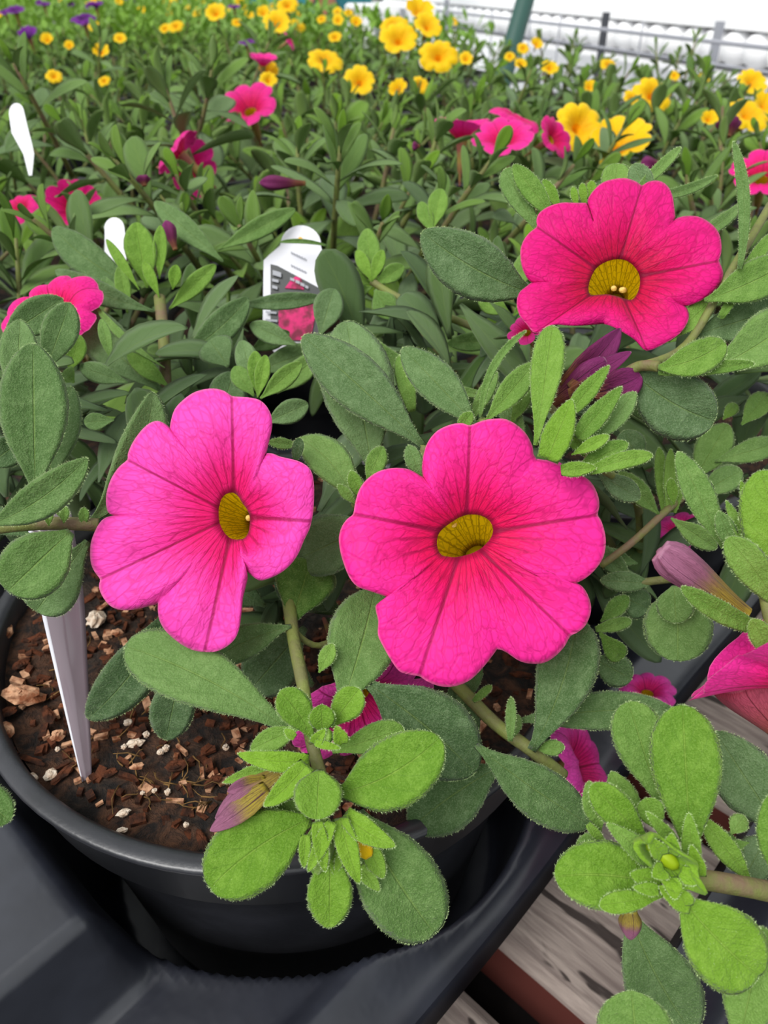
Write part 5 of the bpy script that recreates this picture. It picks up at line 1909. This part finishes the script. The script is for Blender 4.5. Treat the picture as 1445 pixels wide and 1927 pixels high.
# pile of white trays at the bench end
pt = P(735, 20, 1.75)
pile = link('white_crate', None)
pile.location = (pt.x, pt.y, -.699)
tag(pile, 'white slatted plastic crate beyond the yellow flowers', 'crate')
for k in range(5):
    mb = MB(); mb.box((pt.x, pt.y, -.685 + k * .19), .20, .16, .16); put('side_panel', mb, M['white_paint'], pile, False)
for k in range(4):
    mb = MB(); mb.box((pt.x - .085 + k * .055, pt.y - .086, .10), .012, .012, .10); put('slat', mb, M['rail_grey'], pile, False)

# ---------------------------------------------------------------- person beyond the bench, only the hem and a hand in view
M['skin'] = simple('skin', lin(178, 112, 92), .5, .4)
M['teal'] = simple('teal_cloth', lin(72, 150, 158), .8, .2, (60, lin(60, 132, 142)), (300, .3, .002))
M['black_cloth'] = simple('black_cloth', lin(22, 22, 26), .9, .2)
M['hairm'] = simple('brown_hair', lin(58, 40, 30), .7, .3)
PD = 2.55
hand = P(617, 8, PD)
fl = -.70
pc = Vector((hand.x - .075, hand.y + .14, fl))
per = link('person', None)
per.location = pc
tag(per, 'person in a teal top and black trousers standing past the bench end', 'person')


def skinned(name, verts, edges, m, parent, sub=2, root=0):
    me = bpy.data.meshes.new(name)
    org = wloc(parent)
    me.from_pydata([tuple(Vector(v[:3]) - org) for v in verts], edges, [])
    me.materials.append(M[m])
    o = link(name, me, parent)
    md = o.modifiers.new('skin', 'SKIN')
    md.use_smooth_shade = True
    for v, s in zip(me.skin_vertices[0].data, verts):
        v.radius = (s[3], s[4] if len(s) > 4 else s[3])
        v.use_root = False
    me.skin_vertices[0].data[root].use_root = True
    sb = o.modifiers.new('smooth', 'SUBSURF')
    sb.levels = sub
    sb.render_levels = sub
    return o


x0, y0 = pc.x, pc.y
V_ = [(x0, y0, fl + .98, .13, .10), (x0, y0, fl + 1.15, .115, .09), (x0, y0, fl + 1.36, .14, .09), (x0, y0, fl + 1.46, .06, .055), (x0, y0 - .01, fl + 1.53, .05), (x0, y0 - .02, fl + 1.60, .075, .085), (x0, y0 - .02, fl + 1.69, .06, .075),
      (x0 - .09, y0, fl + .88, .075), (x0 - .10, y0 - .01, fl + .48, .055), (x0 - .10, y0 + .02, fl + .09, .038), (x0 - .10, y0 - .10, fl + .035, .03),
      (x0 + .09, y0, fl + .88, .075), (x0 + .10, y0 - .01, fl + .48, .055), (x0 + .10, y0 + .02, fl + .09, .038), (x0 + .10, y0 - .10, fl + .035, .03),
      (x0 - .17, y0, fl + 1.38, .055), (x0 - .24, y0 + .02, fl + 1.12, .042), (x0 - .24, y0 - .06, fl + .90, .028),
      (x0 + .17, y0, fl + 1.38, .055), (x0 + .23, y0 - .02, fl + 1.12, .042), (hand.x + .045, hand.y + .02, fl + .93, .028)]
E_ = [(0, 1), (1, 2), (2, 3), (3, 4), (4, 5), (5, 6), (0, 7), (7, 8), (8, 9), (9, 10), (0, 11), (11, 12), (12, 13), (13, 14), (2, 15), (15, 16), (16, 17), (2, 18), (18, 19), (19, 20)]


def add_hand(wr, c, flip):
    """palm and five separate fingers growing out of wrist vertex wr"""
    b = len(V_)
    V_.append((c.x + flip * .02, c.y, c.z + .05, .026, .016)); E_.append((wr, b))
    V_.append((c.x, c.y, c.z, .036, .016)); E_.append((b, b + 1))
    for k, (dx, ln) in enumerate(((-.030, .062), (-.010, .074), (.011, .070), (.030, .056))):
        i = len(V_)
        V_.append((c.x + dx, c.y - .004, c.z - .034, .0095)); E_.append((b + 1, i))
        V_.append((c.x + dx * 1.1, c.y - .012, c.z - .034 - ln * .5, .0088)); E_.append((i, i + 1))
        V_.append((c.x + dx * 1.05, c.y - .004, c.z - .034 - ln, .0070)); E_.append((i + 1, i + 2))
    i = len(V_)
    V_.append((c.x - flip * .045, c.y - .018, c.z + .010, .012)); E_.append((b + 1, i))
    V_.append((c.x - flip * .055, c.y - .030, c.z - .028, .0095)); E_.append((i, i + 1))


add_hand(20, hand + Vector((0, -.02, .02)), 1)
add_hand(17, Vector((x0 - .24, y0 - .10, fl + .82)), -1)
skinned('body', V_, E_, 'skin', per, 1)
mb = MB()


def ell(cx, cy, z, a, b, n=28, wv=0.0):
    return [Vector((cx + a * math.cos(k * 2 * math.pi / n) * (1 + wv * math.sin(7 * k * 2 * math.pi / n)), cy + b * math.sin(k * 2 * math.pi / n) * (1 + wv * math.sin(7 * k * 2 * math.pi / n)), z)) for k in range(n)]


mb.grid([ell(x0, y0, fl + z, a, b, 28, w) for z, a, b, w in ((.80, .215, .155, .03), (.81, .22, .16, .03), (.95, .20, .15, .02), (1.15, .17, .13, .01), (1.36, .20, .125, 0), (1.44, .14, .10, 0), (1.49, .075, .075, 0))], close=True)
put('jacket', mb, M['teal'], per)
for sg, pts in ((-1, [(x0 - .16, y0, fl + 1.41), (x0 - .24, y0 + .02, fl + 1.12), (x0 - .24, y0 - .06, fl + .92)]), (1, [(x0 + .16, y0, fl + 1.41), (x0 + .23, y0 - .02, fl + 1.12), (hand.x + .045, hand.y + .02, fl + .93)])):
    mb = MB(); mb.tube(pts, [.075, .06, .05], 16); put('sleeve', mb, M['teal'], per)
for sg in (-1, 1):
    mb = MB(); mb.tube([(x0 + sg * .085, y0, fl + .98), (x0 + sg * .10, y0 - .01, fl + .48), (x0 + sg * .10, y0 + .02, fl + .07)], [.115, .08, .065], 16); put('trouser_leg', mb, M['black_cloth'], per)
    mb = MB(); mb.grid([ell(x0 + sg * .10, y0 - .05, fl + z, a, b, 16) for z, a, b in ((.001, .042, .12), (.03, .048, .125), (.065, .04, .10), (.09, .03, .05))], close=True); put('shoe', mb, M['black_cloth'], per)
hx, hy, hz = x0, y0 - .02, fl + 1.65
mb = MB(); mb.grid([ell(hx, hy + .02, hz + z, a, b, 20) for z, a, b in ((-.06, .088, .10), (0, .094, .112), (.06, .085, .102), (.10, .05, .065), (.115, .005, .008))], close=True); put('hair', mb, M['hairm'], per)
for sg in (-1, 1):
    mb = MB(); mb.grid([[Vector((hx + sg * .032 + .011 * math.sin(t) * math.cos(p), hy - .098 + .008 * math.sin(t) * math.sin(p), hz - .02 + .008 * math.cos(t))) for p in [k * math.pi / 4 for k in range(8)]] for t in [j * math.pi / 5 for j in range(6)]], close=True); put('eye', mb, M['tag_white'], per)
    mb = MB(); mb.box((hx + sg * .088, hy, hz - .03), .016, .03, .055); put('ear', mb, M['skin'], per)
mb = MB(); mb.grid([ell(hx, hy - .095 - f, hz - .02 - z, .004 + w, .012, 10) for z, w, f in ((0, 0, 0), (.02, .006, .012), (.035, .010, .016), (.042, .004, .006))], close=True); put('nose', mb, M['skin'], per)
mb = MB(); mb.grid([ell(hx, hy - .088, hz - .082 - z, w, .010, 12) for z, w in ((0, .004), (.004, .022), (.010, .020), (.014, .004))], close=True); put('mouth', mb, simple('lips', lin(150, 74, 70), .5), per)
